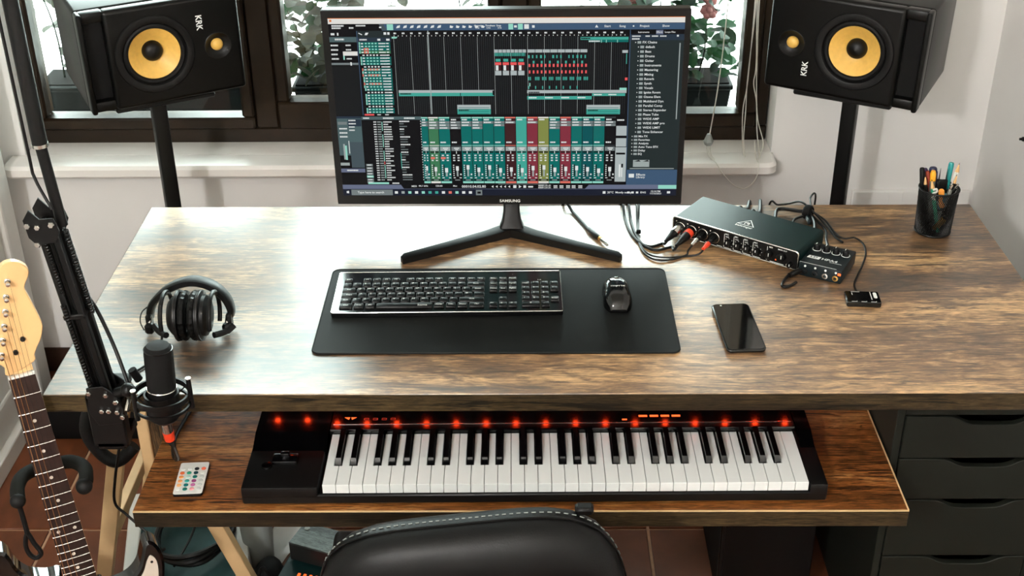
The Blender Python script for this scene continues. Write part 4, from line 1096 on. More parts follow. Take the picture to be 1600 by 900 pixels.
P = [('ink_pen', 'black capped pen at the left rim of the pen cup', -.020, .006, -.037, .016, .137, .0045, 'black_plastic', 'cap'),
     ('drawing_pencil', 'black pencil with pale sharpened point at the left of the pen cup', -.016, -.006, -.032, .004, .126, .0036, 'black_plastic', 'pencil'),
     ('colour_pencil', 'bright green pencil leaning left in the pen cup', .004, -.022, -.023, -.012, .124, .0042, 'pen_green', 'pencil'),
     ('felt_marker', 'grey marker with a yellow end in the pen cup', -.004, .012, -.014, .012, .132, .0060, 'pen_yellow', 'marker'),
     ('ink_pen', 'dark purple capped pen at the back of the pen cup', -.010, .018, -.027, .026, .131, .0048, 'pen_purple', 'cap'),
     ('felt_marker', 'navy marker with rounded black cap in the pen cup', .0, .022, -.008, .034, .130, .0075, 'pen_navy', 'cap'),
     ('felt_marker', 'short orange marker leaning over the front rim of the pen cup', .018, -.004, -.006, -.031, .108, .0052, 'pen_orange', 'cap'),
     ('ink_pen', 'teal blue pen low in the front of the pen cup', .004, .004, .002, -.030, .098, .0050, 'pen_blue', 'cap'),
     ('ink_pen', 'teal capped pen standing tall at the right of the pen cup', .016, .014, .025, .024, .145, .0050, 'pen_teal', 'cap'),
     ('drawing_pencil', 'white pencil with dark tip standing tallest in the pen cup', .018, .002, .037, .012, .150, .0046, 'white_plastic', 'pencil'),
     ('drawing_pencil', 'black pencil with pale tip at the right rim of the pen cup', .014, -.010, .033, .004, .128, .0036, 'black_plastic', 'pencil'),
     ('click_pen', 'grey clear click pen leaning right in the pen cup', -.006, -.018, .020, -.016, .112, .0045, 'pen_grey', 'click'),
     ('click_pen', 'dark grey pen resting on the right rim of the pen cup', -.016, .004, .034, -.010, .112, .0042, 'black_plastic', 'click'),
     ('ink_pen', 'dark red pen low behind the green pencil in the pen cup', .010, .010, -.024, .020, .128, .0040, 'pen_red', 'cap')]
for a in P: pen(*a)
sc = thing('scissors', 'black handled scissors point up at the back of the pen cup', 'scissors', (CX + .006, CY + .006, DZ + .006))
m = MB()
for s_ in (-1, 1): m.add([(s_ * .001, 0, .01), (s_ * .001 + .007 * s_, 0, .06), (s_ * .004, 0, .10), (s_ * .0005, 0, .134), (s_ * .001, .002, .01), (s_ * .001 + .007 * s_, .002, .06), (s_ * .004, .002, .10), (s_ * .0005, .002, .134)], [(0, 1, 2, 3), (7, 6, 5, 4), (0, 4, 5, 1), (1, 5, 6, 2), (2, 6, 7, 3), (3, 7, 4, 0)], T=Matrix.Rotation(s_ * .05, 4, 'Y'))
m.build('blades', 'dark_metal', sc)
MB().box((0, -.002, .085), (.020, .006, .050), bev=.002).build('sheath', 'black_plastic', sc)
bc = thing('white_clip', 'white curled clip in the front of the pen cup', 'clip', (CX - .016, CY - .022, DZ + .088))
MB().tube([(-.004, 0, .016), (.003, 0, .018), (.004, 0, .012), (-.003, 0, .008), (.004, 0, .004), (-.004, 0, 0), (.004, 0, -.006)], .0022, 6, smooth=5).build('wire', 'white_plastic', bc)
er = thing('lighter', 'brass coloured lighter lying low inside the pen cup', 'lighter', (CX - .004, CY - .018, DZ + .012), (.25, .5, 0))
MB().box((0, 0, .018), (.013, .009, .034), bev=.002).build('body', 'gold', er)
MB().box((0, 0, .038), (.012, .008, .008), bev=.001).build('cap', 'silver', er)
# ------------------------------------------------------------------ piano keyboard on the shelf
mk = thing('midi_keyboard', 'long black piano keyboard with white and black keys on the lower shelf', 'piano keyboard', (.0155, 1.775, TZ), (0, 0, .0075))
BX0, BX1 = -.5115, .5115
KX0 = -.3695; PIT = .02353; KY0 = -.004; KL = .150; KT = .0445
m = MB()
m.b2((BX0, -.006, .004), (BX1, .275, .024), bev=.003)                       # bottom tray
m.b2((BX0, -.006, .016), (BX0 + .134, .275, .040), bev=.003, seg=2)           # left cheek
m.b2((KX0 + 36 * PIT + .003, -.006, .016), (BX1, .275, .040), bev=.003, seg=2)  # right cheek
m.build('body', 'black_plastic', mk)
sec = [[(x, .148, .030), (x, .148, .047), (x, .150, .052), (x, .275, .052), (x, .275, .02)] for x in (KX0 - .004, KX0 + 36 * PIT + .004)]
pn = MB().loft([s_[::-1] for s_ in sec]).build('control_panel', 'panel_gloss', mk)
sec = [[(x, .100, .0395), (x, .142, .0518), (x, .146, .052), (x, .275, .052), (x, .275, .02), (x, .100, .02)] for x in (BX0 + .002, KX0 - .006)]
MB().loft([s_[::-1] for s_ in sec]).build('left_panel', 'panel_gloss', mk)
sec = [[(x, .100, .0395), (x, .142, .0518), (x, .146, .052), (x, .275, .052), (x, .275, .02), (x, .100, .02)] for x in (KX0 + 36 * PIT + .006, BX1 - .002)]
MB().loft([s_[::-1] for s_ in sec]).build('right_panel', 'panel_gloss', mk)
for x in (BX0 + .05, BX1 - .05):
    for y in (.03, .24): MB().cyl((x, y, 0.0002), (x, y, .005), .009, n=14).build('rubber_foot', 'black_rubber', mk)
# white keys are cut around the black ones
BK = {0: .55, 1: .45 + 0, 3: .58, 4: .5, 5: .42}      # offset of the black key after white key i, as shift
blk = []
for i in range(35):
    d = i % 7
    if d in (0, 1, 3, 4, 5): blk.append((i, KX0 + (i + 1) * PIT + {0: -.0018, 1: .0018, 3: -.0026, 4: 0, 5: .0026}[d]))
bxs = {i: x for i, x in blk}
BW = .0118; BL = .094
wm = {}
for i in range(36):
    x0_ = KX0 + i * PIT + .0005; x1_ = KX0 + (i + 1) * PIT - .0005; cx = (x0_ + x1_) / 2
    l = max(x0_, bxs[i - 1] + BW / 2 + .0012) if (i - 1) in bxs else x0_
    r_ = min(x1_, bxs[i] - BW / 2 - .0012) if i in bxs else x1_
    kk = (i % 7 if i < 35 else 9)
    out = [(x0_ - cx, 0), (x1_ - cx, 0), (x1_ - cx, KL - BL - .001), (r_ - cx, KL - BL - .001), (r_ - cx, KL), (l - cx, KL), (l - cx, KL - BL - .001), (x0_ - cx, KL - BL - .001)]
    if kk not in wm:
        mm = MB(); mm.prism(out, .026, KT, ch=.0006)
        wm[kk] = mm.build('white_key', 'ivory_key', mk, smooth=False); wm[kk].location = (cx, KY0, 0)
    else: inst(wm[kk], 'white_key', mk, place(cx, KY0, 0))
bm_ = None
for i, x in blk:
    y0_ = KY0 + KL - BL
    if bm_ is None:
        w = BW / 2
        sec = [[(-w, 0, .030), (w, 0, .030), (w * .92, .001, .044), (-w * .92, .001, .044)], [(-w, .004, .030), (w, .004, .030), (w * .80, .0085, .0545), (-w * .80, .0085, .0545)], [(-w, BL, .030), (w, BL, .030), (w * .80, BL, .0565), (-w * .80, BL, .0565)]]
        bm_ = MB().loft(sec).build('black_key', 'black_gloss', mk); bm_.location = (x, y0_, 0)
    else: inst(bm_, 'black_key', mk, place(x, y0_, 0))
# panel details
def pz(y): return .0523
MB().b2((KX0, .1655, pz(.166) - .0003), (KX0 + 36 * PIT, .1668, pz(.166) + .0004)).build('trim_line', 'silver', pn)
for k in range(4):
    MB().box((KX0 + .575 + k * .0205, .187, pz(.187)), (.0158, .0052, .0008)).build('lit_button', 'orange_lit', pn)
MB().box((KX0 + .540, .176, pz(.176)), (.009, .0036, .0008)).build('lit_button', 'orange_lit', pn)
for x in (.024, .036): 
    mm = MB(); mm.prism([(KX0 + x - .005, .188), (KX0 + x + .005, .188), (KX0 + x + (.003 if x < .03 else -.003), .181)], pz(.185) - .0002, pz(.185) + .0004); mm.build('arrow_button', 'orange_lit', pn)
for k in range(4):
    mm = MB(); x = KX0 + .060 + k * .0165
    mm.box((x, .185, pz(.185)), (.008, .0008, .0004)); mm.box((x, .180, pz(.18)), (.009, .0008, .0004)); mm.box((x - .004, .1825, pz(.182)), (.0008, .005, .0004)); mm.box((x + .004, .1825, pz(.182)), (.0008, .005, .0004))
    mm.build('icon_button', 'red_lit_dim', pn)
for k in range(12):
    MB().lathe([(.008, 0), (.0078, .009), (.0066, .0105), (0, .0105)], 24, T=Matrix.Translation((KX0 + .12 + k * .056, .225, pz(.225)))).build('knob', 'black_plastic', pn)
# joystick block left of the keys
jz = .0400
jb = MB().box((BX0 + .067, .072, jz + .004), (.046, .026, .009), bev=.003, seg=2).build('pitch_lever', 'black_gloss', mk)
MB().box((BX0 + .067, .074, jz + .012), (.016, .010, .012), bev=.003, seg=2).build('lever_grip', 'black_gloss', jb)
MB().lathe([(.010, 0), (.009, .004), (0, .005)], 20, T=Matrix.Translation((BX0 + .036, .056, jz))).build('round_button', 'black_gloss', mk)

# remote control
rc = thing('remote_control', 'small white remote control with coloured round buttons on the lower shelf', 'remote control', (-.602, 1.838, TZ), (0, 0, .06))
MB().prism(rrect(.0525, .092, .004, 4), .0003, .0062, ch=.001).build('body', 'black_plastic', rc)
MB().prism(rrect(.0515, .091, .004, 4), .0062, .0070).build('face', 'white_plastic', rc)
cols = [[(225, 226, 220), (235, 236, 232), (30, 30, 36), (225, 110, 80)], [(225, 110, 60), (45, 150, 120), (10, 60, 66), (224, 226, 218)], [(240, 160, 90), (190, 215, 205), (0, 110, 100), (190, 195, 190)], [(240, 165, 105), (60, 160, 150), (150, 70, 120), (190, 195, 190)], [(240, 180, 120), (0, 100, 100), (180, 100, 150), (195, 200, 195)], [(224, 226, 220), (20, 110, 100), (235, 160, 165), (200, 204, 200)]]
for r_ in range(6):
    for c_ in range(4):
        nm = 'button_%d_%d_%d' % cols[r_][c_]
        if nm not in MATS: mat(nm, cols[r_][c_], .4, var=.02)
        MB().lathe([(.0043, 0), (.0041, .0011), (.003, .0016), (0, .0016)], 16, T=Matrix.Translation((-.0185 + c_ * .0122, .026 - r_ * .0117, .0069))).build('button', nm, rc)

# ------------------------------------------------------------------ headphones
hp = thing('headphones', 'black over-ear studio headphones standing on the left of the desk', 'headphones', (-.615, 2.01, DZ))
HY, HZ = 1.988, DZ + .0485
def disc(prof, x, sg, name, mt_, par=hp):
    T = Matrix.Translation((x, HY, HZ)) @ Matrix.Rotation(sg * PI / 2, 4, 'Y')
    return MB().lathe(prof, 32, T=T).build(name, mt_, par, True)
def pad(x, sg):
    m = MB(); T = Matrix.Translation((x, HY, HZ)) @ Matrix.Rotation(sg * PI / 2, 4, 'Y')
    V = []; F = []; n = 96; k = 10
    for i in range(n):
        a = 2 * PI * i / n; wr = .0010 * math.sin(a * 24) + .0005 * math.sin(a * 13)
        for j in range(k):
            b = 2 * PI * j / k
            V.append(((.035 + (.0105 + wr) * math.cos(b)) * math.cos(a), (.035 + (.0105 + wr) * math.cos(b)) * math.sin(a), .0078 * math.sin(b)))
    for i in range(n):
        for j in range(k): F.append((i * k + j, ((i + 1) % n) * k + j, ((i + 1) % n) * k + (j + 1) % k, i * k + (j + 1) % k))
    m.add(V, F, T); return m
cl = disc([(.018, -.022), (.028, -.021), (.036, -.014), (.037, -.009), (.044, -.0075), (.0460, -.005), (.0460, 0), (.040, .001)], -.6205, 1, 'ear_cup', 'black_plastic')
pad(-.6135, 1).build('ear_pad', 'leather', cl, True)
disc([(.0465, -.0062), (.0470, -.0055), (.0470, -.0035), (.0465, -.0028)], -.6205, 1, 'trim_ring', 'dark_metal', cl)
cr = disc([(.018, -.021), (.028, -.020), (.037, -.014), (.038, -.008), (.044, -.0065), (.0460, -.005), (.0460, 0), (.040, .001)], -.5885, -1, 'ear_cup', 'black_plastic')
pad(-.5955, 1).build('ear_pad', 'leather', cr, True)
disc([(.0465, -.0062), (.0470, -.0055), (.0470, -.0035), (.0465, -.0028)], -.5885, -1, 'trim_ring', 'dark_metal', cr)
arch = [(-.6895, 2.024, .770), (-.689, 2.028, .785), (-.678, 2.032, .806), (-.648, 2.036, .830), (-.609, 2.038, .842), (-.573, 2.036, .834), (-.549, 2.032, .812), (-.540, 2.028, .788), (-.542, 2.024, .772)]
pts = catmull(arch, 6)
secs = []
ctr = Vector((-.6145, 2.026, .775))
for i, p in enumerate(pts):
    t = (pts[min(i + 1, len(pts) - 1)] - pts[max(i - 1, 0)]).normalized(); o_ = (p - ctr).normalized(); o_ = (o_ - t * o_.dot(t)).normalized(); w = t.cross(o_)
    f = math.sin(PI * i / (len(pts) - 1)) ** .5
    hw = .010 + .007 * f; hh = .0035 + .0035 * f
    secs.append([p + w * (hw * c_[0]) + o_ * (hh * c_[1]) for c_ in ((-1, -.6), (-.7, -1), (.7, -1), (1, -.6), (1, .6), (.7, 1), (-.7, 1), (-1, .6))])
MB().loft(secs).build('headband', 'leather', hp, True)
for (a, b, c_) in (((-.6895, 2.02, .776), (-.687, 2.004, .766), (-.668, 1.992, .765)), ((-.542, 2.02, .778), (-.545, 2.004, .766), (-.556, 1.995, .765))):
    s_ = MB(); s_.box((a[0], a[1] - .006, a[2] - .004), (.010, .020, .030), bev=.003); s_.box((b[0], b[1] - .004, b[2] - .002), (.016, .016, .020), bev=.004); s_.build('slider', 'black_plastic', hp, True)
    MB().cyl((b[0], b[1] + .010, b[2] + .014), (b[0], b[1] - .002, b[2] + .002), .004, n=12).build('hinge_pin', 'silver', hp, True)
for sx, x0_ in ((-1, -.642), (1, -.5675)):
    arc = [(x0_ + sx * .006, HY + .043 * math.cos(a), HZ + .043 * math.sin(a)) for a in [PI * (-.25 + 1.3 * q / 12) for q in range(13)]]
    MB().tube(arc, .0042, 8).build('yoke', 'black_plastic', hp, True)
    MB().tube([(x0_ + sx * .006, HY - .020, HZ - .030), (x0_ + sx * .024, HY + .0, HZ - .034), (x0_ + sx * .036, HY + .012, HZ - .028)], .006, 8, smooth=4).build('yoke_arm', 'black_plastic', hp, True)
MB().tube([(-.690, 2.03, .795), (-.701, 2.015, .79), (-.702, 2.0, .778), (-.694, 1.99, .766)], .0012, 6, smooth=5).build('side_wire', 'cable', hp, True)
MB().tube([(-.655, 1.965, .768), (-.655, 1.945, .756), (-.66, 1.915, .753), (-.675, 1.88, .753), (-.70, 1.86, .753), (-.74, 1.87, .753)], .0022, 8, smooth=6).build('cable', 'cable', hp, True)

# ------------------------------------------------------------------ microphone, shock mount and arm
ar = thing('boom_stand', 'black spring microphone arm clamped to the front left desk edge', 'microphone arm', (-.712, 1.80, DZ))
J0 = Vector((-.708, 1.795, .755)); J1 = Vector((-.746, 1.795, 1.085)); ax = (J1 - J0).normalized(); sd = Vector((ax.z, 0, -ax.x))
for off, yy in ((-.013, 1.784), (.009, 1.784), (-.013, 1.808), (.009, 1.808)):
    bar(J0 + sd * off + Vector((0, yy - 1.795, 0)), J1 + sd * off + Vector((0, yy - 1.795, 0)), .011, .011).build('arm_bar', 'black_plastic', ar, True)
bar(J0 + sd * -.002 + Vector((0, .006, 0)), J1 + sd * -.002 + Vector((0, .006, 0)), .012, .010).build('arm_bar', 'black_matte', ar, True)
MB().helix(J0 + sd * .019 + ax * .16 + Vector((0, .004, 0)), J1 + sd * .019 - ax * .02 + Vector((0, .004, 0)), .0045, .0010, 62, n=4, per=8).build('spring', 'dark_metal', ar, True)
MB().helix(J0 + sd * -.014 + ax * .03 + Vector((0, -.018, 0)), J0 + sd * -.014 + ax * .19 + Vector((0, -.018, 0)), .0040, .0009, 56, n=4, per=8).build('spring', 'dark_metal', ar, True)
MB().helix(J0 + sd * -.008 + ax * .21 + Vector((0, -.018, 0)), J1 + sd * -.008 - ax * .02 + Vector((0, -.018, 0)), .0036, .0008, 40, n=4, per=8).build('spring', 'dark_metal', ar, True)
MB().box((0, 0, 0), (.036, .036, .010), bev=.002, T=Matrix.Translation(J0 + ax * .165 + sd * -.004) @ rot_axis(ax) ).build('spring_collar', 'black_plastic', ar, True)
PY = Matrix.Rotation(PI / 2, 4, 'X')
for y in (1.772, 1.817):
    T = Matrix.Translation((J1.x - .001, y, J1.z + .004)) @ PY
    MB().prism([(-.026, -.022), (-.030, .008), (-.018, .026), (-.004, .010), (.018, .012), (.024, -.010), (.016, -.03), (-.016, -.034)], -.0015, .0015, T=T, ch=.0005).build('elbow_plate', 'black_plastic', ar, True)
for dx, dz in ((-.024, .004), (-.009, .002), (.013, .006), (-.014, -.028)):
    MB().lathe([(.0052, 0), (.0052, .004), (.004, .0055), (0, .0055)], 6, T=Matrix.Translation((J1.x + dx, 1.770, J1.z + dz)) @ PY).build('bolt', 'silver', ar, True)
MB().cyl((-.728, 1.80, 1.075), (-.7375, 1.80, 1.214), .0088, .0088, n=18).build('upper_tube', 'black_plastic', ar, True)
MB().cyl((-.7375, 1.80, 1.212), (-.7405, 1.80, 1.90), .0118, .0118, n=18).build('upper_tube', 'black_plastic', ar, True)
MB().cyl((-.7375, 1.80, 1.209), (-.7376, 1.80, 1.2145), .0126, n=18).build('ring', 'silver', ar, True)
MB().tube([(-.733, 1.785, 1.11), (-.752, 1.79, 1.16), (-.754, 1.79, 1.21), (-.756, 1.79, 1.5), (-.755, 1.79, 1.9)], .0025, 6, smooth=6).build('cable', 'cable', ar, True)
MB().tube([(-.722, 1.806, .96), (-.706, 1.814, .915), (-.685, 1.805, .85), (-.664, 1.782, .79)], .0032, 8, smooth=6).build('cable', 'cable', ar, True)
for y in (1.772, 1.818):
    T = Matrix.Translation((J0.x, y, J0.z)) @ PY
    MB().prism([(-.024, .030), (.004, .034), (.024, .016), (.032, -.012), (.026, -.040), (-.014, -.045), (-.026, -.020)], -.0015, .0015, T=T, ch=.0005).build('lower_plate', 'black_plastic', ar, True)
for dx, dz in ((-.020, .022), (.008, .018), (-.004, -.014), (.008, -.014), (.022, -.016), (.029, -.026), (.022, .004)):
    MB().lathe([(.0046, 0), (.0046, .004), (.0034, .0052), (0, .0052)], 6, T=Matrix.Translation((J0.x + dx, 1.770, J0.z + dz)) @ PY).build('bolt', 'silver', ar, True)
m = MB(); m.b2((-.740, 1.775, .7502), (-.680, 1.85, .766), bev=.003); m.b2((-.740, 1.775, .66), (-.680, 1.800, .766), bev=.003); m.b2((-.735, 1.775, .655), (-.685, 1.85, .672), bev=.003)
m.build('clamp', 'black_plastic', ar, True)
MB().cyl((-.712, 1.83, .63), (-.712, 1.83, .714), .005, n=14).build('clamp_screw', 'dark_metal', ar, True)
MB().lathe([(.014, -.012), (.014, 0), (.006, .004)], 12, T=Matrix.Translation((-.712, 1.83, .64))).build('clamp_knob', 'black_plastic', ar, True)
m = MB(); m.cyl((-.684, 1.778, .772), (-.660, 1.765, .786), .0085, n=16); m.ball((-.660, 1.765, .786), .0125); m.build('swivel', 'black_plastic', ar, True)
MB().cyl((-.662, 1.770, .765), (-.664, 1.752, .752), .0045, n=10).build('swivel_screw', 'silver', ar, True)

smt = thing('shock_mount', 'round black shock mount ring around the microphone', 'shock mount', (-.5975, 1.742, .772))
RC = Vector((-.5975, 1.742, .793))
ringT = Matrix.Translation(RC) @ Matrix.Rotation(.06, 4, 'Y')
mm = MB(); mm.lathe([(.0430, -.005), (.0462, -.005), (.0462, .005), (.0430, .005), (.0430, -.005)], 48, T=ringT, close=False); mm.build('outer_ring', 'black_plastic', smt, True)
mm = MB(); mm.lathe([(.0440, -.004), (.0470, -.004), (.0470, .001), (.0440, .001), (.0440, -.004)], 48, T=ringT @ Matrix.Translation((0, 0, -.016)), close=False); mm.build('outer_ring', 'black_plastic', smt, True)
for a in (.15, 2.2, 3.85):
    p = RC + Vector((.0462 * math.cos(a), .0462 * math.sin(a), 0))
    MB().cyl(p + Vector((0, 0, -.030)), p + Vector((0, 0, .026)), .0042, n=12).build('post', 'black_plastic', smt, True)
    MB().cyl(p + Vector((0, 0, .0255)), p + Vector((0, 0, .0275)), .0046, n=12).build('post_cap', 'silver', smt, True)
    for da in (-.55, .55):
        q = RC + Vector((.029 * math.cos(a + da), .029 * math.sin(a + da), -.010))
        MB().tube([p + Vector((0, 0, .018 if da > 0 else -.022)), q], .0012, 5).build('elastic_cord', 'cable', smt, True)
mm = MB(); mm.lathe([(.0255, -.030), (.0285, -.030), (.0285, .008), (.0255, .008), (.0255, -.030)], 32, T=Matrix.Translation(RC + Vector((0, 0, -.004))), close=False)
mm.lathe([(.012, -.040), (.0285, -.034), (.0285, -.030), (.012, -.034), (.012, -.040)], 32, T=Matrix.Translation(RC + Vector((0, 0, -.004))), close=False)
mm.build('inner_basket', 'black_plastic', smt, True)
MB().tube([RC + Vector((-.0455, .006, 0)), RC + Vector((-.052, .014, .002)), Vector((-.658, 1.763, .786))], .006, 8, smooth=4).build('mount_arm', 'black_plastic', smt, True)
MB().cyl((-.642, 1.775, .80), (-.650, 1.772, .822), .007, n=14).build('tightening_knob', 'black_plastic', smt, True)
mic = thing('microphone', 'black side address studio microphone held upright over the shelf', 'microphone', (-.5985, 1.742, .748), (-.03, .05, 0))
MB().lathe([(.0, -.006), (.018, -.006), (.0235, 0), (.0240, .052), (.0238, .056)], 32, close=False).build('body', 'black_plastic', mic)
MB().torus((0, 0, .0575), .0237, .0012, n=36, k=6).build('ring', 'silver', mic)
mat('grille_mesh', (9, 8, 8), .6, spec=.2, var=.4, vscale=900, bump=.6, bscale=2200)
MB().lathe([(.0236, .058), (.0236, .122), (.0225, .131), (.018, .1375), (.010, .1395), (.0, .140)], 32, close=False).build('grille', 'grille_mesh', mic)
mm = MB(); mm.tube([(.0225 * math.cos(a), .0225 * math.sin(a), .131) for a in [2 * PI * q / 32 for q in range(32)]], .0010, 5, closed=True); mm.build('grille_band', 'black_gloss', mic)
xp = thing('microphone_plug_cable', 'microphone cable with a red ringed plug hanging below the microphone', 'cable', (-.600, 1.745, .745))
MB().cyl((-.5995, 1.744, .744), (-.5985, 1.746, .716), .0090, n=20).build('shell', 'silver', xp, True)
MB().cyl((-.5985, 1.746, .716), (-.598, 1.748, .698), .0094, .0088, n=20).build('red_ring', 'red_plastic', xp, True)
MB().cyl((-.598, 1.748, .698), (-.604, 1.778, .664), .0080, .0045, n=16).build('boot', 'black_rubber', xp, True)
MB().tube([(-.604, 1.776, .666), (-.610, 1.80, .635), (-.622, 1.84, .59), (-.640, 1.885, .553), (-.652, 1.91, .5445), (-.662, 1.96, .5435), (-.655, 2.04, .5435), (-.64, 2.14, .5435)], .0038, 8, smooth=6).build('cord', 'cable', xp, True)
# ------------------------------------------------------------------ electric guitar in its stand (local: x across, y back, z up the neck, origin at the nut)
mat('guitar_black', (8, 9, 10), .08, var=.03, coat=.6)
mat('pickguard', (208, 196, 182), .35, var=.03)
mat('stand_foam', (14, 15, 12), .8, spec=.2, var=.15, bump=.2, bscale=600)
G = thing('electric_guitar', 'black electric guitar with pale maple headstock standing left of the desk', 'guitar', (-.8342, 1.7703, .8104))
G.rotation_euler = (Matrix.Rotation(.4172, 3, 'Z') @ Matrix.Rotation(-.0753, 3, 'X') @ Matrix.Rotation(-.0485, 3, 'Y')).to_euler()
def fret(n): return .648 * (1 - 2 ** (-n / 12))
GX = Matrix(((1, 0, 0, 0), (0, 0, -1, 0), (0, 1, 0, 0), (0, 0, 0, 1)))     # outline (x,z), extrude to -y
def nw(z): return (.042 + .0135 * min(1, z / fret(21))) / 2
# neck
secs = []
for z in (.004, .06, .2, .324, .44):
    w = nw(z); secs.append([(w * math.cos(a) * 1.0, .006 + .017 * math.sin(a) if True else 0, -z) for a in [PI * q / 10 for q in range(11)]] + [(-w, .0045, -z), (w, .0045, -z)][0:2])
MB().loft(secs).build('neck', 'maple', G)
m = MB(); m.loft([[(-nw(z), .0055, -z), (nw(z), .0055, -z), (nw(z), .0012, -z), (nw(z) * .5, 0, -z), (-nw(z) * .5, 0, -z), (-nw(z), .0012, -z)] for z in (.002, .2, .49)])
fb = m.build('fingerboard', 'rosewood', G)
fm = None
for n in range(1, 22):
    z = fret(n); w = nw(z)
    if fm is None: fm = MB().tube([(-1, .0012, 0), (-.5, 0, 0), (.5, 0, 0), (1, .0012, 0)], .0011, 6).build('fret', 'silver', fb); fm.matrix_local = place(0, -.0004, -z) @ Matrix.Diagonal((w, 1, 1, 1))
    else: inst(fm, 'fret', fb, place(0, -.0004, -z) @ Matrix.Diagonal((w, 1, 1, 1)))
dt = None
for n, xs in ((3, (0,)), (5, (0,)), (7, (0,)), (9, (0,)), (12, (-.014, .014)), (15, (0,)), (17, (0,)), (19, (0,))):
    z = (fret(n) + fret(n - 1)) / 2
    for x in xs:
        T = Matrix.Translation((x, -.0004, -z)) @ PY
        if dt is None: dt = MB().cyl((0, 0, -.0004), (0, 0, .0003), .0031, n=16).build('inlay_dot', 'pickguard', fb); dt.matrix_local = T
        else: inst(dt, 'inlay_dot', fb, T)
MB().box((0, .0012, .001), (.042, .0072, .004), bev=.0006).build('nut', 'white_plastic', G)
hd = [(-.0205, .004), (-.022, .020), (-.030, .030), (-.040, .036), (-.041, .046), (-.036, .065), (-.026, .095), (-.017, .120), (-.008, .146), (.000, .168), (.004, .180), (.010, .192), (.020, .1995), (.031, .2005), (.042, .1965), (.051, .188), (.0545, .178), (.051, .168), (.0445, .158), (.041, .148), (.0445, .130), (.050, .100), (.0525, .082), (.051, .072), (.044, .055), (.035, .042), (.028, .030), (.024, .018), (.0205, .004)][:-1]
hp_ = [tuple(v)[:2] for v in catmull([(x, z, 0) for x, z in hd], 3, True)]
hs = MB().prism(hp_, -.019, -.005, T=GX, ch=.0012).build('headstock', 'maple', G)
pp = [(.0190, .1690), (.0105, .1430), (.0034, .1187), (-.0046, .0940), (-.0126, .0700), (-.0208, .0450)]
for x, z in pp:
    T = Matrix.Translation((x, .005, z)) @ PY
    tp = MB().lathe([(.0050, 0), (.0050, .002), (.0034, .003), (.0032, .010), (.0036, .011), (.0036, .017), (.0, .0175)], 18, T=T, close=False).build('tuning_post', 'silver', hs)
    MB().ball((x - .028, .013, z), .007, (1.3, .5, 1), 12, 8).build('tuner_button', 'silver', tp)
for x, z in ((.0172, .0640), (.0012, .0436)):
    MB().lathe([(.0042, 0), (.0042, .004), (.0030, .0055), (0, .0055)], 16, T=Matrix.Translation((x, .005, z)) @ PY).build('string_tree', 'dark_metal', hs)
MB().b2((-.020, .0062, .004), (.020, .0085, .018)).build('heel_shelf', 'maple', hs)
for i, r_ in enumerate((.00062, .00052, .00042, .0003, .00022, .00018)):
    x = -.0175 + i * .007; xb = -.0262 + i * .0105
    px_, pz_ = pp[5 - i]
    MB().tube([(px_ + .003, -.002, pz_), (x, -.0026, .001), (xb, -.011, -.648)], r_ * 1.25, 5).build('string', 'bronze_string' if i < 3 else 'dark_metal', G)
# body: offset double horned outline
bo = [(0, -.79), (-.06, -.786), (-.115, -.765), (-.150, -.725), (-.160, -.675), (-.148, -.62), (-.124, -.572), (-.116, -.535), (-.126, -.49), (-.146, -.445), (-.156, -.405), (-.150, -.360), (-.132, -.333), (-.113, -.331), (-.104, -.345), (-.098, -.372), (-.082, -.398), (-.055, -.413), (-.030, -.418), (-.030, -.455), (.030, -.462), (.030, -.470), (.058, -.474), (.082, -.467), (.100, -.450), (.111, -.425), (.119, -.405), (.130, -.400), (.142, -.416), (.147, -.45), (.138, -.495), (.122, -.535), (.117, -.575), (.130, -.62), (.152, -.67), (.158, -.715), (.140, -.76), (.09, -.785)]
bp_ = [tuple(v)[:2] for v in catmull([(x, z, 0) for x, z in bo], 3, True)]
bd = MB().prism(bp_, -.056, -.012, T=GX, ch=.005).build('body', 'guitar_black', G)
pg = [(.035, -.475), (.060, -.484), (.088, -.478), (.106, -.460), (.117, -.438), (.126, -.428), (.134, -.445), (.130, -.48), (.118, -.52), (.110, -.56), (.118, -.60), (.12, -.66), (.08, -.70), (.03, -.66), (-.04, -.645), (-.055, -.60), (-.06, -.52), (-.045, -.46), (-.032, -.46), (-.031, -.475)]
pgp = [tuple(v)[:2] for v in catmull([(x, z, 0) for x, z in pg], 3, True)]
MB().prism(pgp, -.0125, -.0100, T=GX, ch=.0004).build('pickguard', 'pickguard', bd)
for x, z in ((.125, -.442), (.118, -.50), (-.05, -.47)): MB().cyl((x, .0102, z), (x, .0092, z), .0026, n=12).build('screw', 'dark_metal', bd)
for z in (-.50, -.555, -.61): MB().box((0, .003, z), (.072, .016, .018), bev=.005).build('pickup', 'white_plastic', bd)
MB().box((0, .004, -.652), (.075, .014, .035), bev=.002).build('bridge', 'silver', bd)
for x, z in ((.085, -.60), (.095, -.64), (.09, -.68)): MB().lathe([(.012, 0), (.011, .010), (.009, .012), (0, .012)], 20, T=Matrix.Translation((x, .010, z)) @ PY).build('control_knob', 'white_plastic', bd)
MB().ball((-.121, .034, -.331), .006, u=10, v=8).build('strap_button', 'silver', bd)

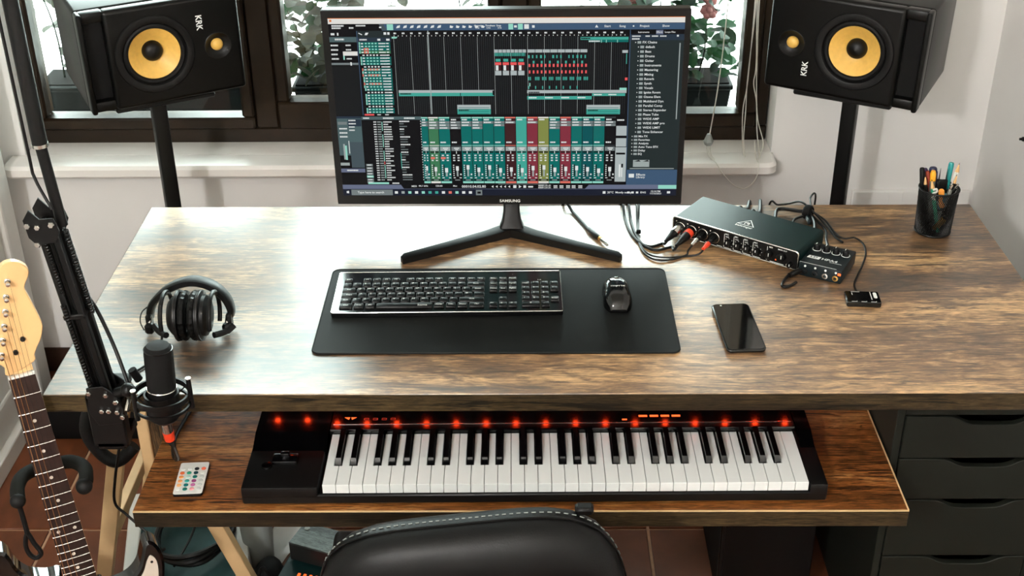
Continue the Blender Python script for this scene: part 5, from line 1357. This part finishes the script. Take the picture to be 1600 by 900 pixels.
gs = thing('guitar_stand', 'black guitar stand with foam padded yoke behind the guitar neck', 'guitar stand', (-.80, 1.90, 0))
MB().cyl((-.815, 1.84, .10), (-.848, 1.848, .565), .012, n=16).build('post', 'black_plastic', gs, True)
for e_ in ((-1.0, 2.02), (-.60, 1.98), (-.80, 1.58)):
    MB().tube([(-.815, 1.84, .10), ((e_[0] - .815) / 2, (e_[1] + 1.84) / 2, .06), (e_[0], e_[1], .010)], .009, 10, smooth=5).build('leg', 'black_plastic', gs, True)
yk = [(-.876, 1.74, .578), (-.884, 1.765, .585), (-.886, 1.80, .582), (-.872, 1.835, .572), (-.845, 1.850, .570), (-.812, 1.84, .582), (-.780, 1.81, .592), (-.765, 1.775, .596), (-.764, 1.762, .594)]
MB().tube(yk, .0125, 12, smooth=5).build('yoke', 'stand_foam', gs, True)
MB().ball((-.764, 1.757, .592), .0145).build('yoke_end', 'black_rubber', gs, True)
MB().ball((-.875, 1.736, .577), .0135).build('yoke_end', 'black_rubber', gs, True)
st = MB(); st.tube([(-.875, 1.736, .572), (-.873, 1.735, .545), (-.872, 1.735, .505)], .0045, 8, smooth=5)
st.tube([(-.872, 1.735, .505), (-.880, 1.735, .480), (-.877, 1.735, .458), (-.866, 1.735, .450), (-.856, 1.735, .462), (-.864, 1.735, .482)], .0042, 8, closed=True, smooth=5)
st.build('lock_strap', 'black_rubber', gs, True)
MB().tube([(-.90, 1.84, .16), (-.92, 1.76, .105), (-.915, 1.70, .135)], .011, 10, smooth=5).build('cradle_arm', 'stand_foam', gs, True)
MB().tube([(-.72, 1.85, .16), (-.66, 1.83, .105), (-.635, 1.79, .135)], .011, 10, smooth=5).build('cradle_arm', 'stand_foam', gs, True)
MB().tube([(-.90, 1.84, .16), (-.82, 1.85, .16), (-.72, 1.85, .16)], .010, 10).build('cradle_bar', 'black_plastic', gs, True)

# ------------------------------------------------------------------ swivel chair in front of the desk
ch = thing('office_chair', 'black leather office chair pushed up to the keyboard shelf', 'chair', (-.07, 1.55, 0), (0, 0, 0))
def cushion(w, h, t, n=48, rows=30, px=2.6, ee=.45):
    """upright padded panel in xz, thickness along y, superellipse outline, soft edges"""
    V = []; F = []
    for j in range(rows + 1):
        b = -PI / 2 + PI * j / rows
        for i in range(n):
            a = 2 * PI * i / n
            ca, sa = math.cos(a), math.sin(a); k = (abs(ca) ** px + abs(sa) ** px) ** (-1 / px)
            rr = abs(math.cos(b)) ** ee
            V.append((w / 2 * k * ca * rr, t / 2 * math.copysign(abs(math.sin(b)) ** .8, math.sin(b)), h / 2 * k * sa * rr))
    for j in range(rows):
        for i in range(n): F.append((j * n + i, j * n + (i + 1) % n, (j + 1) * n + (i + 1) % n, (j + 1) * n + i))
    return V, F
V, F = cushion(.478, .60, .150, px=4.6, ee=.5)
TB = Matrix.Translation((-.062, 1.512, .439)) @ Matrix.Rotation(-.125, 4, 'Y') @ Matrix.Rotation(.10, 4, 'X')
br = MB().add(V, F, TB).build('backrest', 'leather', ch, True)
def rim(fr_, y):
    w, h, p_ = .478 * fr_, .60 * fr_, 4.6; o = []
    for q in range(65):
        a = PI * (.08 + .84 * q / 64); ca, sa = math.cos(a), math.sin(a); k = (abs(ca) ** p_ + abs(sa) ** p_) ** (-1 / p_)
        o.append(TB @ Vector((w / 2 * k * ca, y, h / 2 * k * sa)))
    return o
MB().tube(rim(1.0, 0), .0022, 6).build('piping', 'leather', br, True)
mat('thread', (120, 124, 120), .7)
m = MB(); rp_ = rim(.998, .012)
for q in range(0, 64): m.cyl(rp_[q], rp_[q].lerp(rp_[q + 1], .55), .0011, n=5)
sn = m.build('stitching', 'thread', br, True); sn['kind'] = 'stuff'
MB().tube([TB @ Vector((-.17, -.070, .165)), TB @ Vector((-.06, -.0718, .180)), TB @ Vector((.10, -.0705, .200))], .0011, 6, smooth=6).build('seam', 'thread', br, True)
MB().box((.088, 1.508, .743), (.028, .020, .014), bev=.004).build('pull_tab', 'leather', br, True)
V, F = cushion(.50, .48, .11, px=3.4)
MB().add(V, F, Matrix.Translation((-.07, 1.66, .40)) @ Matrix.Rotation(PI / 2, 4, 'X')).build('seat', 'leather', ch, True)
for sx in (-1, 1):
    a_ = MB().tube([(-.1135 + sx * .165, 1.60, .42), (-.1135 + sx * .1785, 1.60, .45), (-.1135 + sx * .1785, 1.60, .56)], .013, 10, smooth=5).build('arm_post', 'black_plastic', ch, True)
for x in (-.292, .065):
    MB().box((x, 1.600, .572), (.048, .10, .034), bev=.012, seg=3).build('armrest', 'leather', ch, True)
MB().cyl((-.07, 1.65, .10), (-.07, 1.65, .36), .025, n=18).build('gas_column', 'dark_metal', ch, True)
for k in range(5):
    a = 2 * PI * k / 5 + .3; e_ = Vector((-.07 + .29 * math.cos(a), 1.65 + .29 * math.sin(a), .075))
    bar((-.07, 1.65, .10), e_, .035, .03).build('base_arm', 'black_plastic', ch, True)
    MB().cyl(e_ + Vector((-.02 * math.sin(a), .02 * math.cos(a), -.045)), e_ + Vector((.02 * math.sin(a), -.02 * math.cos(a), -.045)), .03, n=18).build('castor', 'black_plastic', ch, True)

# ------------------------------------------------------------------ things on the floor
mat('teal_fabric', (36, 74, 76), .6, var=.12, vscale=40)
mat('zebra_dark', (22, 24, 23), .4)
wood('zebra_wood', (14, 15, 15), (58, 68, 64), (86, 98, 92), 3.5, rough=.45, contrast=2.6, seed=9)
mat('paper_white', (205, 208, 206), .6, var=.05)
mat('grey_plastic', (150, 156, 152), .45)
tb = thing('storage_box', 'low teal topped box with white frame on the floor below the shelf', 'box', (-.76, 2.23, 0), (0, 0, .20))
MB().b2((-.115, -.17, .004), (.115, .17, .076), bev=.003).build('body', 'teal_fabric', tb)
for x0_, x1_ in ((-.135, -.105), (.105, .135)): MB().b2((x0_, -.175, .002), (x1_, .175, .084), bev=.003).build('side_rail', 'white_plastic', tb)
cb = thing('coiled_cable', 'thick black instrument cable coiled on the teal floor box', 'cable', (-.74, 2.21, .085))
pts = [((.082 + .006 * math.sin(3.1 * a)) * math.cos(a), (.095 + .006 * math.cos(2.3 * a)) * math.sin(a), .006 + .009 * (a / (2 * PI))) for a in [2 * PI * q / 24 for q in range(24 * 3)]]
MB().tube(pts, .0065, 8, smooth=2).build('coil', 'cable', cb)
MB().tube([(.0, .09, .03), (-.005, .0, .012), (-.02, -.10, .012)], .003, 6, smooth=5).build('tail', 'cable', cb)
jc = thing('guitar_cable', 'black guitar cable with a silver jack hanging in front of the trestle', 'cable', (-.80, 1.98, .30))
MB().tube([(-.745, 1.96, .64), (-.766, 1.955, .60), (-.762, 1.955, .555), (-.785, 1.95, .46), (-.795, 1.95, .40), (-.775, 1.945, .375), (-.735, 1.93, .34), (-.712, 1.92, .31)], .0028, 8, smooth=6).build('cord', 'cable', jc, True)
plug(jc, (-.712, 1.92, .305), (-.768, 1.915, .275), 'jack')
hc = thing('hanging_cable_loop', 'thick black cable loop hung on the pine trestle leg', 'cable', (-.80, 2.01, .60))
MB().tube([(-.735, 2.0, .66), (-.770, 1.99, .62), (-.825, 2.0, .585), (-.842, 2.0, .535), (-.825, 2.0, .485), (-.79, 1.99, .47), (-.755, 2.0, .50)], .013, 10, smooth=6).build('loop', 'black_rubber', hc, True)
# equipment under the shelf: small rack with lights, dark grained box on top
rk = thing('power_unit', 'teal black equipment box with orange lights on the floor under the shelf', 'electronics', (-.405, 2.085, 0), (0, 0, -.22))
MB().b2((-.11, -.10, .002), (.11, .10, .12), bev=.003).build('case', 'teal_shell', rk)
MB().b2((-.108, -.102, .01), (.108, -.099, .112)).build('front_panel', 'keyboard_gloss', rk)
for k in range(4): MB().box((-.066 + k * .013, -.045, .1212), (.006, .010, .003), bev=.001).build('light', 'orange_lit', rk)
zb = thing('grained_box', 'black wood grained box tilted on top of the equipment box', 'box', (-.408, 2.105, .1225), (0, 0, -.36))
MB().b2((-.09, -.036, 0), (.09, .036, .045), bev=.002).build('body', 'zebra_dark', zb)
MB().b2((-.0895, -.0355, .045), (.0895, .0355, .047), bev=.0005).build('lid', 'zebra_wood', zb)
MB().cyl((-.074, .018, .047), (-.074, .018, .0485), .006, n=16).build('badge', 'pen_grey', zb)
wp = thing('paper_sheet', 'white paper sheet lying on the floor left of the equipment box', 'paper', (-.545, 2.28, .001), (0, 0, -.1))
secs = [[(-.055 + .11 * i / 8, y, .002 + .004 * math.sin(i * .9) + .003 * math.sin(y * 30)) for i in range(9)] for y in (-.12, -.06, 0, .06, .12)]
V = [p for s_ in secs for p in s_]; F = [(j * 9 + i, j * 9 + i + 1, (j + 1) * 9 + i + 1, (j + 1) * 9 + i) for j in range(4) for i in range(8)]
sh = MB().add(V, F).build('sheet', 'paper_white', wp); sd_ = sh.modifiers.new('thickness', 'SOLIDIFY'); sd_.thickness = .0012
gt = thing('grey_tub', 'grey plastic tub on the floor right of the pine trestle', 'tub', (-.600, 2.22, 0))
MB().lathe([(.0, .002), (.030, .002), (.038, .15), (.040, .152), (.040, .158), (.036, .158), (.029, .008), (0, .008)], 24, close=False).build('shell', 'grey_plastic', gt)
bg_ = thing('black_bag', 'soft black bag on the floor between the tub and the paper', 'bag', (-.560, 2.115, 0))
MB().ball((0, 0, .05), .05, (.7, 1.2, 1.0), 20, 14).build('body', 'black_matte', bg_)
MB().tube([(-.015, -.03, .085), (0, -.035, .12), (.015, -.03, .085)], .004, 8, smooth=5).build('handle', 'black_rubber', bg_)

# ------------------------------------------------------------------ cords at the window
mat('cord_white', (214, 210, 200), .7)
bc = thing('blind_pull_cord', 'white blind cord with a grey pull toggle hanging by the right window light', 'blind cord', (.47, 3.02, .70))
MB().tube([(.520, 3.03, 2.05), (.500, 3.03, 1.30), (.486, 3.02, .905), (.470, 3.02, .715)], .0016, 6, smooth=6).build('cord', 'cord_white', bc, True)
MB().lathe([(.005, .026), (.013, .006), (.009, -.004), (.004, -.006)], 6, T=Matrix.Translation((.468, 3.018, .694))).build('toggle', 'grey_plastic', bc, True)
for dx in (-.004, 0, .004): MB().tube([(.468 + dx, 3.016, .69), (.47 + dx, 3.0, .672), (.478 + dx, 2.985, .664)], .0009, 5, smooth=4).build('tail', 'cord_white', bc, True)
MB().tube([(.472, 3.0, .668), (.484, 2.965, .662), (.50, 2.952, .640), (.530, 2.95, .608), (.560, 2.95, .600), (.584, 2.952, .625), (.590, 2.96, .66), (.588, 2.99, .664), (.585, 3.02, .70)], .0012, 6, smooth=6).build('loop', 'cord_white', bc, True)
rb = thing('roller_blind', 'pale fabric blind drawn half down over the right window light', 'blind', (.31, 3.06, 2.10))
mat('blind_fabric', (196, 188, 172), .85, var=.04, vscale=60, bump=.1, bscale=800)
MB().cyl((.02, 3.06, 2.10), (.61, 3.06, 2.10), .022, n=18).build('roller', 'blind_fabric', rb, True)
MB().b2((.025, 3.080, 1.27), (.605, 3.0815, 2.10)).build('fabric', 'blind_fabric', rb, True, smooth=False)
MB().b2((.022, 3.074, 1.255), (.608, 3.088, 1.275), bev=.003).build('bottom_bar', 'white_plastic', rb, True)
wc = thing('blind_lift_cords', 'bunch of thin white cords hanging at the right side of the window', 'blind cord', (.57, 3.03, .70))
for pts in ([(.548, 3.03, 2.05), (.553, 3.03, 1.3), (.558, 3.03, 1.06), (.557, 3.03, .86), (.551, 3.03, .78), (.556, 3.03, .70), (.559, 3.01, .664)], [(.552, 3.03, 2.05), (.557, 3.03, 1.3), (.561, 3.03, 1.06), (.556, 3.03, .86), (.558, 3.03, .78), (.559, 3.03, .70), (.562, 3.0, .664)], [(.560, 3.03, 2.05), (.563, 3.03, 1.3), (.564, 3.03, 1.06), (.574, 3.03, .90), (.572, 3.03, .85), (.583, 3.03, .80), (.590, 3.02, .72), (.598, 2.99, .664)], [(.562, 3.03, 2.05), (.565, 3.03, 1.3), (.568, 3.03, 1.06), (.576, 3.03, .90), (.580, 3.03, .84), (.588, 3.02, .76), (.604, 3.0, .70), (.590, 2.98, .664)]):
    MB().tube(pts, .0014, 5, smooth=6).build('cord', 'cord_white', wc, True)

# ------------------------------------------------------------------ window boxes with plants outside
mat('planter', (9, 12, 12), .6, spec=.05)
def leaf_mesh(name, L_, W_, m_):
    V = []; F = []
    for j in range(6):
        t = j / 5; w = W_ * math.sin(PI * min(1, t * .92 + .05)) ** .8 * (1 if j < 5 else .05)
        for i, sx in enumerate((-1, 0, 1)):
            V.append((sx * w / 2, t * L_, abs(sx) * w * .16 - .12 * L_ * t * t))
    for j in range(5):
        for i in range(2): F.append((j * 3 + i, j * 3 + i + 1, (j + 1) * 3 + i + 1, (j + 1) * 3 + i))
    me = bpy.data.meshes.new(name); me.from_pydata(V, [], F); me.materials.append(MATS[m_]); me.polygons.foreach_set('use_smooth', [True] * len(F)); me.update()
    return me
LM = {(c, k): leaf_mesh('leaf', l_, w_, c) for c in ('leaf_green', 'leaf_pale', 'leaf_deep', 'petal_white', 'petal_pink') for k, (l_, w_) in enumerate(((.050, .034), (.062, .042), (.040, .028)))}
def window_box(label, x0_, x1_, y, kinds, nleaf, zmax, flower, seed, nfl, fx0, fx1):
    r = random.Random(seed)
    o = thing('window_box', label, 'plant', ((x0_ + x1_) / 2, y, .663))
    w = x1_ - x0_; h = .088
    m = MB(); m.box((0, 0, h / 2), (w * .94, .12, h), bev=.004, taper=(1.05, 1.12)); m.box((0, 0, h - .005), (w, .15, .014), bev=.003); m.build('planter', 'planter', o)
    MB().box((0, 0, h + .003), (w - .02, .12, .004)).build('soil', 'soil', o)
    for s_ in range(max(4, int(w / .07))):
        bx = -w / 2 + .03 + (w - .06) * (s_ + r.random() * .6) / max(4, int(w / .07)); hh = r.uniform(.5, 1) * (zmax - .75)
        MB().tube([(bx, 0, h), (bx + r.uniform(-.02, .02), r.uniform(-.02, .03), h + hh * .5), (bx + r.uniform(-.05, .05), r.uniform(-.04, .06), h + hh)], [.003, .0014], 5, smooth=4).build('stem', 'leaf_deep', o)
    for q in range(nleaf):
        k = kinds[r.randrange(len(kinds))]
        if r.random() < .72: fx = fx0 + (fx1 - fx0) * r.random() - o.location.x
        else: fx = r.uniform(-w / 2, w / 2) * 1.05
        p = Vector((fx, r.uniform(-.10, .14), h + .01 + (zmax - .663 - h) * r.random() ** 1.25))
        T = Matrix.Translation(p) @ Euler((r.uniform(-.5, 1.0), r.uniform(-.7, .7), r.uniform(0, 2 * PI))).to_matrix().to_4x4() @ Matrix.Scale(r.uniform(.75, 1.25), 4)
        inst(LM[(k, r.randrange(3))], 'leaf', o, T)
    for q in range(nfl):
        p = Vector((r.uniform(-w / 2, w / 2), r.uniform(-.05, .05), zmax - .663 - r.uniform(0, .10)))
        fl_ = MB()
        for a in range(6):
            aa = a * PI / 3
            fl_.ball((.013 * math.cos(aa), .013 * math.sin(aa), .002 * (a % 2)), .012, (1, 1, .45), 8, 6)
        fl_.ball((0, 0, .004), .011, (1, 1, .6), 8, 6)
        f = fl_.build('flower', flower, o); f.matrix_local = Matrix.Translation(p) @ Euler((r.uniform(.4, 1.3), 0, r.uniform(-.6, .6))).to_matrix().to_4x4()
    return o
window_box('dark planter with green leafy plant outside the right window light', .15, .565, 3.35, ['leaf_green', 'leaf_green', 'leaf_deep'], 260, 1.04, 'petal_pink', 3, 10, .30, .58)
window_box('dark planter with pale leaved plant outside the middle window light', -.63, -.06, 3.35, ['leaf_pale', 'leaf_pale', 'leaf_pale', 'petal_white', 'leaf_green'], 290, 1.10, 'petal_white', 4, 10, -.66, -.44)
window_box('dark planter with sparse pale plant outside the left window light', -1.33, -.70, 3.36, ['petal_white', 'leaf_pale', 'leaf_pale'], 150, 1.08, 'petal_white', 6, 3, -1.27, -1.0)

lb = thing('floor_case', 'low black case on the floor by the wall left behind the desk', 'case', (-1.09, 2.86, 0))
MB().b2((-.16, -.16, .003), (.16, .165, .11), bev=.008, seg=2).build('body', 'black_matte', lb)
MB().b2((-.05, -.172, .05), (.05, -.158, .075), bev=.004).build('handle', 'black_rubber', lb)
# black case added to fill the dark area under the shelf's right half
cc = thing('filler_case', 'tall black case added to fill the dark under the shelf beside the drawers', 'case', (.515, 2.30, 0))
MB().b2((-.10, -.19, .012), (.10, .19, .43), bev=.004).build('body', 'black_matte', cc)
MB().b2((-.098, -.194, .02), (.098, -.188, .425), bev=.002).build('front_panel', 'black_plastic', cc)
MB().b2((-.1015, -.196, .02), (-.092, -.186, .425), bev=.002).build('edge_trim', 'dark_metal', cc)
for x in (-.08, .08):
    for y in (-.16, .16): MB().cyl((x, y, 0), (x, y, .013), .012, n=12).build('foot', 'black_rubber', cc)
